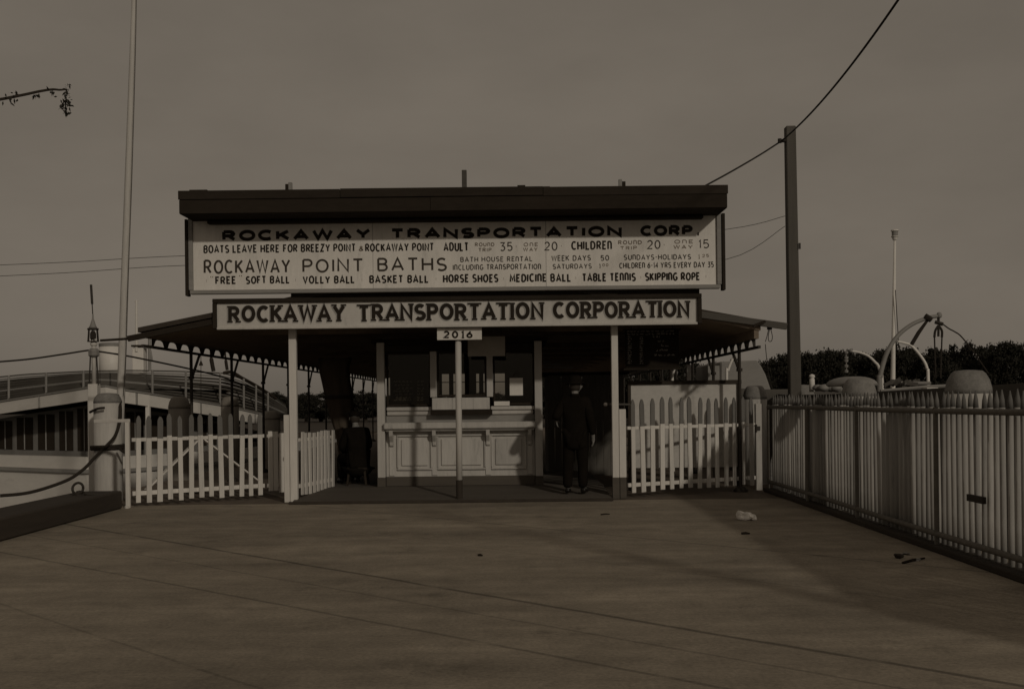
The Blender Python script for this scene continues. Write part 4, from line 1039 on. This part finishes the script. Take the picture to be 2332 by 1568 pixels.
# flag mast with lamp
YM = 27; t_ = thing('mast', (W(2034, 880, YM).x, YM, WZ), 'thin white mast topped by a small lamp, behind the largest davit', 'mast')
a, c = W(2032.5, 872, YM), W(2037, 541, YM); e = a.copy(); e.z = -.6
m = MB(); m.tube([e, a, a.lerp(c,.3), c], [.062,.058,.048,.026], 10); m.build('pole', M['hull'], t_, smooth=True)
m = MB(); z_ = c.z; m.lathe((c.x, YM, z_), [(.05,-.06),(.07,.0),(.09,.02),(.09,.035),(.07,.04)], 12); m.build('lamp_base', M['hull'], t_)
m = MB(); m.lathe((c.x, YM, z_), [(.07,.041),(.075,.06),(.075,.15)], 12); m.build('lamp_glass', M['boatgrey'], t_)
m = MB(); m.lathe((c.x, YM, z_), [(.075,.151),(.1,.16),(.09,.19),(.02,.21)], 12); m.build('lamp_cap', M['hull'], t_)
m = MB(); m.tube([W(2038,660,YM-.1), W(2046,790,YM-.1)], .01, 5); m.build('halyard', M['rope'], t_)
# white cabin boat behind right gate
YC2 = 24
cbt = thing('cabin_boat', (5.4, YC2, WZ), 'pale boat cabin with sloped front seen under the right shed eave', 'boat')
q = [W(x, y, YC2) for x, y in ((1640, 885), (1640, 823), (1724, 820), (1733, 833), (1743, 852), (1752, 878), (1756, 890))]
m = MB(); m.prism(q, (0, 3.2, 0)); m.build('cabin', M['boatgrey'], cbt, bevel=.03)
q = [W(x, y, YC2-.5) for x, y in ((1585, 888), (1765, 884), (1760, 902), (1600, 905))]
m = MB(); hb_ = []
for z_, k in ((q[0].z, 1.0), (q[0].z-.25, .98), (-.4, .9), (WZ-.1, .7)):
    hb_.append([(4.72, YC2-.6, z_), (6.0*k+.0, YC2-.6, z_), (6.3*k, YC2+2, z_), (5.6*k, YC2+5, z_), (4.72, YC2+5.4, z_)])
vs_ = [p for rg in hb_ for p in rg]; fs = []
for i in range(3):
    for k in range(5): fs.append((i*5+k, i*5+(k+1)%5, (i+1)*5+(k+1)%5, (i+1)*5+k))
fs += [(0,1,2,3,4), (15,16,17,18,19)]
m.add(vs_, fs); m.build('hull', M['slat'], cbt)
m = MB(); a, c = W(1612,865,YC2-.2), W(1640,832,YC2-.2); m.box(a.x, c.x-.02, YC2-.2, YC2+.5, a.z-.2, c.z); m.build('companionway', M['boatgrey'], cbt)
a, c = W(1563.5, 870, 21), W(1573, 830, 21)
m = MB(); m.box(a.x, c.x, 21, 21.08, 0, c.z); o = m.build('white_stake', M['white'], None, bevel=.005); tag(o, 'white stake standing above the top edge of the pale board', 'stake')
# long launch beyond the fence
la = thing('launch', (7.2, 19, WZ), 'low dark launch with gear on its deck moored beyond the long fence', 'boat')
def launch_hull(x0, x1, y0, y1, zd):
    m = MB(); rings = []; n = 10
    for i in range(n+1):
        t = i/n; yy = y0 + (y1-y0)*t; wd = (x1-x0)/2*(1-abs(2*t-1)**3.0*.75); xc = (x0+x1)/2; sh = .10*(2*t-1)**2
        rings.append([(xc-wd, yy, zd+sh), (xc-wd*.95, yy, zd-.3+sh), (xc-wd*.7, yy, WZ-.1), (xc+wd*.7, yy, WZ-.1), (xc+wd*.95, yy, zd-.3+sh), (xc+wd, yy, zd+sh)])
    vs_ = [p for r_ in rings for p in r_]; fs = []
    for i in range(n):
        for k in range(6): fs.append((i*6+k, i*6+(k+1)%6, (i+1)*6+(k+1)%6, (i+1)*6+k))
    fs += [tuple(range(6)), tuple(n*6+k for k in range(6))]
    m.add(vs_, fs); return m
launch_hull(5.3, 8.2, 13.5, 25, 1.56).build('hull', M['slat'], la)
L2 = lambda x, y, Y: W(x, y, Y)
m = MB(); m.tube([L2(2004,890,16.2), L2(2060,885,16.2), L2(2115,880,16.2), L2(2200,876,16.2)], .028, 6); m.tube([L2(2050,872,17), L2(2118,872,17)], .03, 6); m.build('gunwale_rail', M['slatl'], la)
a, c = L2(2110,888.5,16), L2(2136,881.5,16); m = MB(); m.box(a.x, c.x, 16, 16.3, a.z-.1, c.z); m.build('deck_box', M['white'], la, bevel=.006)
m = MB()
rn = random.Random(5)
for k in range(26):
    x = rn.uniform(2012, 2078); y = 884 - rn.uniform(0, 14); p = L2(x, y, 16.8+rn.uniform(0,.6)); l = rn.uniform(.05,.16)
    m.beam(p, p + Vector((l, rn.uniform(-.05,.05), rn.uniform(-.06,.06))), rn.uniform(.02,.05), rn.uniform(.02,.06))
m.build('deck_gear', M['slat'], la)
m = MB()
for k in range(10):
    x = rn.uniform(1860, 1912); y = 886 - rn.uniform(0, 8); p = L2(x, y, 20+rn.uniform(0,.6)); m.lathe(tuple(p), [(0,-.06),(.09,-.04),(.11,.0),(.07,.05),(0,.06)], 9)
m.build('deck_bundle', M['boatgrey'], la, smooth=True)
a = L2(1848.5, 880, 20.5); m = MB(); m.lathe((a.x, 20.5, a.z), [(.055,-.1),(.05,.14),(.035,.16),(.06,.18),(.05,.22),(0,.24)], 10); m.build('deck_light', M['white'], la, smooth=True)
# canvas-covered boat on the near launch: flattened dome left of the broad pile
m = MB(); c0 = L2(1945, 868, 15.4); 
vs_, fs = [], []
for i in range(7):
    t = i/6; zz_ = .13*math.sin(t*math.pi/2); sc_ = math.cos(t*math.pi/2)
    for k in range(16):
        an = 2*math.pi*k/16; vs_.append((c0.x-.02 + .34*sc_*math.cos(an)*(1+.05*math.sin(3*an)), 15.4+.5*sc_*math.sin(an), c0.z-.06+zz_+.015*math.sin(5*an)*sc_))
for i in range(6):
    for k in range(16): fs.append((i*16+k, i*16+(k+1)%16, (i+1)*16+(k+1)%16, (i+1)*16+k))
fs.append(tuple(range(16)))
m.add(vs_, fs); m.build('canvas_cover', M['boatgrey'], la, smooth=True)

# ------------------------------------------------------------------ trees
CZ = 1.7      # crown half-height in units of its half-width
def crown_mesh(seed, n_clump=110, per=110, leaf=.055):
    rn = random.Random(seed); m = MB()
    for c in range(n_clump):
        d_ = Vector((rn.gauss(0,1), rn.gauss(0,1), rn.gauss(0,1))).normalized()
        rr = rn.uniform(.35, 1.0)**.5
        bul = 1 + .16*math.sin(3*math.atan2(d_.y, d_.x)+seed) + .10*math.sin(5*d_.z+seed)
        p = Vector((d_.x*rr*bul, d_.y*rr*bul, d_.z*rr*CZ*.86))
        r_ = rn.uniform(.16, .30)
        for k in range(per):
            q = p + Vector((rn.gauss(0,1), rn.gauss(0,1), rn.gauss(0,.8)))*r_*.48
            s_ = leaf*rn.uniform(.6, 1.2)
            e = Euler((rn.uniform(0,6.3), rn.uniform(0,6.3), rn.uniform(0,6.3))).to_matrix()
            m.add([q + e @ Vector(v_) for v_ in ((-s_,-s_*.5,0),(s_,-s_*.4,0),(s_*.7,s_*.6,0),(-s_*.6,s_*.5,0))], [(0,1,2,3)])
    return m
def trunk_mesh(seed):
    rn = random.Random(seed); m = MB()
    m.tube([(0,0,-1.85),(.03,.02,-1.2),(0,.0,-.5),(.05,0,.2),(0,0,.6)], [.13,.11,.09,.06,.02], 8)
    for k in range(6):
        an = rn.uniform(0,6.3); z_ = rn.uniform(-1.0,.0); l = rn.uniform(.5,.8)
        m.tube([(0,0,z_), (l*.5*math.cos(an), l*.5*math.sin(an), z_+.3), (l*math.cos(an), l*math.sin(an), z_+.55)], [.05,.03,.01], 5)
    return m
protos = []
for sd in range(4):
    c_ = crown_mesh(sd+11).build('crown', M['leaf'], None); k_ = trunk_mesh(sd).build('trunk', M['bark'], None)
    protos.append((c_, k_))
used = set()
def tree(x, ytop, Y, rw, label, group, idx):
    t_ = W(x, ytop, Y); base = -1.05
    hz = (t_.z - base)
    rz_ = hz*.5
    o = thing('tree', (t_.x, Y, base), label, 'tree', group, random.uniform(0, 6.3))
    sd = idx % 4
    for src in protos[sd]:
        c = src if (sd, src.name) not in used and not src.parent else src.copy()
        if c is not src: scene.collection.objects.link(c)
        used.add((sd, src.name)); c.parent = o
        c.scale = (rw, rw, rz_/1.80)
        c.location = (0, 0, rz_*1.0)
    return o
prof_r = [(1250,842),(1300,836),(1350,832),(1400,826),(1445,820),(1490,815),(1535,810),(1580,806),(1625,806),(1668,808),(1710,806),(1752,799),(1785,784),(1822,778),(1858,776),(1890,784),(1915,774),(1948,788),(1975,783),(2003,792),(2022,776),(2055,774),(2088,771),(2128,769),(2160,776),(2185,765),(2215,760),(2250,764),(2290,757),(2330,760),(2375,752)]
kinds = ['dark broad tree', 'dark uneven tree', 'dark dense tree', 'dark ragged tree']
for i, (x, y) in enumerate(prof_r):
    Yt = 110 + 9*math.sin(i*2.4)
    where = ('beyond the water behind the ticket passage' if x < 1400 else 'beyond the water seen under the right shed roof' if x < 1740 else 'beyond the water just right of the timber pole' if x < 1900 else 'beyond the water behind the davits' if x < 2140 else 'beyond the water at the right edge')
    tree(x, y - random.uniform(-6, 6), Yt, random.uniform(1.75, 2.3), '%s on the far shore, %s' % (kinds[i % 4], where), 'trees on the right far shore', i)
for i, x in enumerate(range(560, 1240, 34)):
    y = 890 - 7*math.sin(i*1.7) - (8 if i % 5 == 2 else 0)
    tree(x, y, 150 + 8*math.sin(i*3.1), random.uniform(1.7, 2.4), 'low distant tree on the far shore seen under the shed roof', 'low trees on the far shore behind the shed', i+1)
# side tree whose branch tip enters the frame at the upper left
st_ = thing('tree', (-5.35, 8.0, 0), 'leafy tree whose dark twig hangs in at the upper left edge', 'tree')
m = MB(); m.tube([(-5.35,8,-.1),(-5.3,8,1.5),(-5.4,8.05,3.0),(-5.3,8,4.4)], [.17,.13,.10,.04], 10)
m.tube(smooth_path([Vector((-5.38,8.03,2.7)), Vector((-4.7,8.0,3.5)), W(60,215,8), W(140,205,8), W(154,205,8)]), [.016-.0005*i for i in range(25)], 6); m.build('trunk', M['bark'], st_)
rn = random.Random(3); m = MB()
def leafs(cx, n_, r_, s0):
    for k in range(n_):
        q = Vector(cx) + Vector((rn.gauss(0,1), rn.gauss(0,1)*.7, rn.gauss(0,1)))*r_; s_ = s0*rn.uniform(.5,1.2)
        e = Euler((rn.uniform(0,6.3), rn.uniform(0,6.3), rn.uniform(0,6.3))).to_matrix()
        m.add([q + e @ Vector(v_) for v_ in ((-s_,0,0),(0,-s_*.45,0),(s_,0,0),(0,s_*.45,0))], [(0,1,2,3)])
for k in range(60): leafs((-5.6+rn.gauss(0,.45), 8+rn.gauss(0,.5), 4.5+rn.gauss(0,.5)), 50, .14, .05)
for (x, y, n_, r_) in ((152,208,12,.014), (152,226,22,.018), (150,243,20,.017), (150,257,10,.012), (155,194,6,.008), (120,212,8,.02), (80,216,8,.02), (30,222,14,.03)): leafs(W(x,y,8), n_, r_, .022)
m.build('crown', M['leaf'], st_)

# ------------------------------------------------------------------ people
def skin_mesh(joints, edges, root=0, sub=1):
    me = bpy.data.meshes.new('tmp'); names = list(joints)
    me.from_pydata([joints[k][0] for k in names], [(names.index(a), names.index(b)) for a, b in edges], [])
    o = bpy.data.objects.new('tmp', me); scene.collection.objects.link(o)
    o.modifiers.new('skin', 'SKIN')
    sv = me.skin_vertices[0].data
    for i, k in enumerate(names):
        r_ = joints[k][1]; sv[i].radius = r_ if isinstance(r_, tuple) else (r_, r_); sv[i].use_root = (i == root)
    sb = o.modifiers.new('sub', 'SUBSURF'); sb.levels = sb.render_levels = sub
    bpy.context.view_layer.update()
    dg = bpy.context.evaluated_depsgraph_get(); ev = o.evaluated_get(dg); res = bpy.data.meshes.new_from_object(ev)
    bpy.data.objects.remove(o); bpy.data.meshes.remove(me)
    vs_ = [v.co.copy() for v in res.vertices]; fs = [tuple(p.vertices) for p in res.polygons]; bpy.data.meshes.remove(res)
    return vs_, fs
def head_mesh(c, fwd, sc=1.0):
    """head about .225 tall centred at c, facing fwd (horizontal angle)"""
    vs_, fs = [], []; nu, nv = 24, 18
    for j in range(nv+1):
        ph = math.pi*j/nv
        for i in range(nu):
            th = 2*math.pi*i/nu
            x, y, z = math.sin(ph)*math.sin(th), math.sin(ph)*math.cos(th), math.cos(ph)
            f = max(y, 0)
            X, Y_, Z = x*.076, y*.096, z*.115
            if z < -.1: X *= 1 + .30*(z+.1); Y_ += -.012*(-(z+.1)) if y < 0 else .004
            if z < -.2 and y < -.2: Y_ *= .75
            # face: eye sockets, nose, mouth, chin
            def bump(bx, bz, w_, h_): return math.exp(-((X-bx)/w_)**2 - ((Z-bz)/h_)**2)*f
            Y_ += .024*bump(0, -.022, .013, .022) + .010*bump(0, .005, .010, .02)
            Y_ -= .010*bump(.031, .008, .017, .013) + .010*bump(-.031, .008, .017, .013)
            Y_ += .006*bump(0, .030, .05, .012) + .007*bump(0, -.064, .022, .007) - .004*bump(0, -.073, .022, .004) + .010*bump(0, -.098, .025, .018)
            vs_.append(Vector((X, Y_, Z)))
    for j in range(nv):
        for i in range(nu): fs.append((j*nu+i, j*nu+(i+1)%nu, (j+1)*nu+(i+1)%nu, (j+1)*nu+i))
    for s_ in (-1, 1):
        b0 = len(vs_)
        for k in range(8):
            an = 2*math.pi*k/8
            for (dx_, r_) in ((0, .8), (.016, 1.0), (.020, .6)): vs_.append(Vector((s_*(.070+dx_), -.008 + .017*r_*math.cos(an), -.012 + .030*r_*math.sin(an))))
        for k in range(8):
            a_, c_ = b0+k*3, b0+((k+1)%8)*3
            fs += [(a_, c_, c_+1, a_+1), (a_+1, c_+1, c_+2, a_+2)]
        fs.append(tuple(b0+k*3+2 for k in range(8))); fs.append(tuple(b0+k*3 for k in range(8)))
    Rm = Matrix.Rotation(fwd, 3, 'Z')
    return [Rm @ (v*sc) + Vector(c) for v in vs_], fs
def add_hand(J, E, wrist, tag_, dirn, side, out):
    """palm + five fingers; dirn = direction of the hand, side = palm-normal, out = thumb side"""
    d, s_, o_ = Vector(dirn).normalized(), Vector(side).normalized(), Vector(out).normalized()
    wp = Vector(J[wrist][0]); pk = wp + d*.05
    J[tag_+'palm'] = (pk, (.036, .016)); E.append((wrist, tag_+'palm'))
    for k, (off, ln) in enumerate(((.026,.070),(.009,.080),(-.009,.074),(-.026,.058))):
        a_ = pk + d*.045 + o_*off; b_ = a_ + d*ln*.5 + s_*.010; c_ = b_ + d*ln*.38 + s_*.028
        for nm, p, r_ in (('a', a_, .010), ('b', b_, .009), ('c', c_, .008)): J['%s%d%s' % (tag_, k, nm)] = (p, r_)
        E += [(tag_+'palm', '%s%da' % (tag_, k)), ('%s%da' % (tag_, k), '%s%db' % (tag_, k)), ('%s%db' % (tag_, k), '%s%dc' % (tag_, k))]
    a_ = wp + d*.03 + o_*.032 + s_*.008; b_ = a_ + d*.035 + o_*.018 + s_*.012; c_ = b_ + d*.028 + s_*.010
    J[tag_+'ta'], J[tag_+'tb'], J[tag_+'tc'] = (a_, .012), (b_, .010), (c_, .009)
    E += [(wrist, tag_+'ta'), (tag_+'ta', tag_+'tb'), (tag_+'tb', tag_+'tc')]
def body_obj(J, E, head_c, face, parent, name='body', vox=.009):
    vs_, fs = skin_mesh(J, E, 0, 1); m = MB(); m.add(vs_, fs); hv, hf = head_mesh(head_c, face); m.add(hv, hf)
    o = m.build(name, M['skin'], None, smooth=True); o.parent = parent
    r_ = o.modifiers.new('remesh', 'REMESH'); r_.mode = 'VOXEL'; r_.voxel_size = vox; r_.use_smooth_shade = True
    return o
def cloth_obj(J, E, mname, name, parent, sub=2):
    vs_, fs = skin_mesh(J, E, 0, sub); m = MB(); m.add(vs_, fs); o = m.build(name, M[mname], None, smooth=True); o.parent = parent; return o

# standing man (local frame: +y forward, z up, feet at 0)
V = Vector
fz = .075
a = W(1311, 1116, 16.85)
man = thing('person', (a.x, 16.85, fz), 'person in dark hat and long dark coat standing in the passage right of the booth', 'person', rz=R(-18))
J = {'pel': (V((0,0,.93)), .125), 'spine': (V((0,.01,1.12)), .125), 'chest': (V((0,0,1.32)), (.15,.12)), 'neck0': (V((0,-.01,1.47)), .062), 'neck1': (V((0,.01,1.56)), .056), 'hd': (V((0,.02,1.64)), .06)}
E = [('pel','spine'), ('spine','chest'), ('chest','neck0'), ('neck0','neck1'), ('neck1','hd')]
for s_, n_ in ((-1,'l'), (1,'r')):
    J.update({n_+'sh': (V((s_*.185,-.005,1.40)), .062), n_+'el': (V((-.275,-.13,1.17)) if s_ < 0 else V((.255,.0,1.11)), .045), n_+'wr': (V((-.305,.06,1.16)) if s_ < 0 else V((.265,.07,.87)), .030),
              n_+'hip': (V((s_*.095,0,.88)), .10), n_+'kn': (V((s_*.11,.02 if s_ > 0 else -.02,.49)), .062), n_+'an': (V((s_*.115,-.01 if s_ > 0 else -.07,.09)), .042), n_+'to': (V((s_*.135,.13 if s_ > 0 else .06,.035)), .035)})
    E += [('chest',n_+'sh'), (n_+'sh',n_+'el'), (n_+'el',n_+'wr'), ('pel',n_+'hip'), (n_+'hip',n_+'kn'), (n_+'kn',n_+'an'), (n_+'an',n_+'to')]
    add_hand(J, E, n_+'wr', n_+'h', (s_*.02,.12,-.99), (-s_,0,0), (0,1,.1))
body_obj(J, E, (0,.03,1.665), R(-62), man)
Jc = {'a': (V((0,0,.93)), (.21,.16)), 'b': (V((0,.01,1.12)), (.205,.155)), 'c': (V((0,0,1.32)), (.21,.15)), 'd': (V((0,-.01,1.49)), .085)}
Ec = [('a','b'), ('b','c'), ('c','d')]
Jc['e'] = (V((0,.0,.66)), (.22,.17)); Ec.append(('a','e'))
for s_, n_ in ((-1,'l'), (1,'r')):
    for k, r_ in (('sh',.098), ('el',.075)): Jc[n_+k] = (J[n_+k][0], r_)
    Jc[n_+'wr'] = (J[n_+'wr'][0]+V((0,-.005,.02)), .052); Ec += [('c',n_+'sh'), (n_+'sh',n_+'el'), (n_+'el',n_+'wr')]
cloth_obj(Jc, Ec, 'cloth', 'coat', man)
Jt = {'a': (V((0,0,.90)), .15)}; Et = []
for n_ in ('l','r'):
    for k, r_ in (('hip',.125), ('kn',.090), ('an',.078)): Jt[n_+k] = (J[n_+k][0] + V((0,0,-.02 if k == 'an' else 0)), r_)
    Et += [('a',n_+'hip'), (n_+'hip',n_+'kn'), (n_+'kn',n_+'an')]
cloth_obj(Jt, Et, 'cloth2', 'trousers', man)
for n_ in ('l','r'):
    p, q = J[n_+'an'][0], J[n_+'to'][0]
    cloth_obj({'a': (V((p.x,p.y-.03,.05)), (.05,.05)), 'b': (V((p.x*.5+q.x*.5,p.y*.5+q.y*.5,.048)), (.052,.045)), 'c': (V((q.x,q.y+.03,.035)), (.045,.033))}, [('a','b'),('b','c')], 'shoe', 'shoe', man)
m = MB(); hc = V((0,.025,1.70))
m.lathe(hc, [(.085,-.015),(.155,-.004),(.160,.004),(.108,.010),(.104,.05),(.096,.10),(.06,.125),(.0,.118)], 24); o = m.build('hat', M['cloth'], None, smooth=True); o.parent = man
for v_ in o.data.vertices:
    r_ = math.hypot(v_.co.x-hc.x, v_.co.y-hc.y)
    if r_ > .12: v_.co.z -= .03*abs((v_.co.y-hc.y)/r_) * (1 if v_.co.y > hc.y else .3)
m = MB(); m.lathe(V((0,.012,1.645)), [(.072,-.055),(.083,-.02),(.086,.03),(.084,.05)], 18); o = m.build('hair', M['hair'], None, smooth=True); o.parent = man
for v_ in o.data.vertices:
    if v_.co.y > .03: v_.co.y = .03
m = MB(); m.lathe(V((0,-.005,1.505)), [(.072,-.02),(.070,.03),(.064,.034)], 16); o = m.build('collar', M['cloth'], None, smooth=True); o.parent = man

# seated person beside the canvas
a = W(815, 1100, 18.55)
sit = thing('person', (a.x, 18.55, .115), 'person in dark clothes seated low between the canvas curtain and the booth', 'person', rz=R(28))
J = {'pel': (V((0,0,.46)), .125), 'spine': (V((0,.02,.64)), .12), 'chest': (V((0,.05,.83)), (.15,.12)), 'neck0': (V((0,.08,.97)), .06), 'neck1': (V((0,.11,1.04)), .054), 'hd': (V((0,.13,1.11)), .055)}
E = [('pel','spine'), ('spine','chest'), ('chest','neck0'), ('neck0','neck1'), ('neck1','hd')]
for s_, n_ in ((-1,'l'), (1,'r')):
    J.update({n_+'sh': (V((s_*.18,.05,.90)), .06), n_+'el': (V((s_*.25,.10,.64)), .045), n_+'wr': (V((s_*.14,.32,.57)), .03),
              n_+'hip': (V((s_*.10,.03,.45)), .095), n_+'kn': (V((s_*.15,.42,.47)), .065), n_+'an': (V((s_*.14,.40,.09)), .042), n_+'to': (V((s_*.16,.54,.035)), .035)})
    E += [('chest',n_+'sh'), (n_+'sh',n_+'el'), (n_+'el',n_+'wr'), ('pel',n_+'hip'), (n_+'hip',n_+'kn'), (n_+'kn',n_+'an'), (n_+'an',n_+'to')]
    add_hand(J, E, n_+'wr', n_+'h', (-s_*.25,.9,-.15), (0,-.15,-1), (-s_,-.2,0))
body_obj(J, E, (0,.145,1.135), R(-20), sit)
Jc = {'a': (V((0,0,.46)), (.18,.15)), 'b': (V((0,.02,.64)), (.21,.17)), 'c': (V((0,.05,.83)), (.21,.15)), 'd': (V((0,.08,.97)), .085), 's0': (V((0,.0,.30)), (.25,.2)), 's1': (V((0,.02,.14)), (.27,.22))}
Ec = [('a','b'), ('b','c'), ('c','d'), ('a','s0'), ('s0','s1')]
for n_ in ('l','r'):
    for k, r_ in (('sh',.085), ('el',.066), ('wr',.048)): Jc[n_+k] = (J[n_+k][0] + (V((0,-.02,0)) if k == 'wr' else V((0,0,0))), r_)
    Ec += [('c',n_+'sh'), (n_+'sh',n_+'el'), (n_+'el',n_+'wr')]
cloth_obj(Jc, Ec, 'cloth', 'coat', sit)
Jt = {'a': (V((0,0,.46)), .15)}; Et = []
for n_ in ('l','r'):
    for k, r_ in (('hip',.12), ('kn',.088), ('an',.075)): Jt[n_+k] = (J[n_+k][0] + V((0,0,-.02 if k == 'an' else 0)), r_)
    Et += [('a',n_+'hip'), (n_+'hip',n_+'kn'), (n_+'kn',n_+'an')]
cloth_obj(Jt, Et, 'cloth2', 'trousers', sit)
for n_ in ('l','r'):
    p, q = J[n_+'an'][0], J[n_+'to'][0]
    cloth_obj({'a': (V((p.x,p.y-.03,.05)), .05), 'b': ((p+q)/2*1.0, .048), 'c': (V((q.x,q.y+.03,.035)), (.045,.033))}, [('a','b'),('b','c')], 'shoe', 'shoe', sit)
m = MB(); hc = V((0,.14,1.18)); m.lathe(hc, [(.08,-.02),(.10,-.01),(.102,.005),(.10,.05),(.07,.075),(0,.08)], 20); m.lathe(hc + V((0,.07,-.012)), [(.02,0),(.075,.0),(.078,.008),(.02,.012)], 16); o = m.build('cap', M['cloth'], None, smooth=True); o.parent = sit
m = MB(); m.lathe(V((0,.125,1.115)), [(.070,-.05),(.081,-.02),(.084,.03),(.082,.045)], 18); o = m.build('hair', M['hair'], None, smooth=True); o.parent = sit
for v_ in o.data.vertices:
    if v_.co.y > .145: v_.co.y = .145
# stool
sp = world_loc(sit)
stl = thing('stool', (sp.x, sp.y, .115), 'small dark stool under the seated person', 'stool')
m = MB(); m.box(sp.x-.17, sp.x+.17, sp.y-.16, sp.y+.16, .38, .415); m.build('seat', M['dark'], stl, bevel=.006)
for sx in (-1,1):
    for sy in (-1,1):
        m = MB(); m.beam((sp.x+sx*.13, sp.y+sy*.12, .375), (sp.x+sx*.16, sp.y+sy*.15, .116), .035, .035); m.build('leg', M['dark'], stl)

# ------------------------------------------------------------------ litter on the ground
def crumple(x, y, r_, label, seed, mname='paper', flat=.6, cat='paper'):
    u, v = x-1165.5, 784-y+S; bb = -u*sr + v*cr; Yg = -H*F/bb
    p = W(x, y, Yg); rn = random.Random(seed)
    bm = bmesh.new(); bmesh.ops.create_icosphere(bm, subdivisions=3, radius=1)
    dirs = [V((rn.gauss(0,1), rn.gauss(0,1), rn.gauss(0,1))).normalized() for _ in range(9)]
    for v_ in bm.verts:
        k = 1 - sum(max(0, v_.co.normalized().dot(d_)-.55)*.9 for d_ in dirs)*.9 + rn.uniform(-.05,.05)
        v_.co *= max(k,.35); v_.co.z *= flat
    me = bpy.data.meshes.new('litter'); bm.to_mesh(me); bm.free(); me.materials.append(M[mname])
    zmin = min(v_.co.z for v_ in me.vertices)
    o = bpy.data.objects.new('paper_scrap' if mname == 'paper' else 'dry_scrap', me); scene.collection.objects.link(o)
    o.scale = (r_,)*3; o.location = (p.x, p.y, -zmin*r_ - .002)
    return tag(o, label, cat)
crumple(1694, 1183, .10, 'larger crumpled white paper scrap on the ground, left of its twin', 1, flat=.9)
crumple(1713, 1184, .075, 'smaller crumpled white paper scrap touching the larger scrap', 2, flat=.6)
for i, (x, y, r_) in enumerate(((2062,1262,.05), (2088,1276,.04), (2045,1270,.06))): crumple(x, y, r_, ('pale leaf scrap by the fence kerb, nearest the kerb', 'pale twisted scrap right of the other litter at fence', 'dark flattened scrap left of the litter at fence')[i], 10+i, 'slatl' if i < 2 else 'timber', .4, 'litter')
def stick(x, y, x2, y2, r_, label):
    u, v = x-1165.5, 784-y+S; Yg = -H*F/(-u*sr+v*cr); u2, v2 = x2-1165.5, 784-y2+S; Y2 = -H*F/(-u2*sr+v2*cr)
    a_, c_ = W(x,y,Yg), W(x2,y2,Y2); a_.z = c_.z = r_*.8
    m = MB(); m.tube([a_, a_.lerp(c_,.5)+V((0,.01,.004)), c_], [r_, r_*1.1, r_*.6], 6); tag(m.build('stick', M['dark'], None), label, 'stick')
stick(1688, 1216, 1707, 1216, .014, 'short dark stick on the ground in front of the white paper scraps')
stick(1768/1.0-400+0, 1172, 1388, 1171, .010, 'thin dark stick on the ground before the right entrance post')
stick(1088, 1265, 1098, 1266, .012, 'tiny dark stick in the middle of the open ground')
stick(2055, 1283, 2105, 1272, .012, 'dark twig lying along the fence kerb near the litter')
for p_ in protos:
    for o in p_:
        if not o.parent: bpy.data.objects.remove(o)
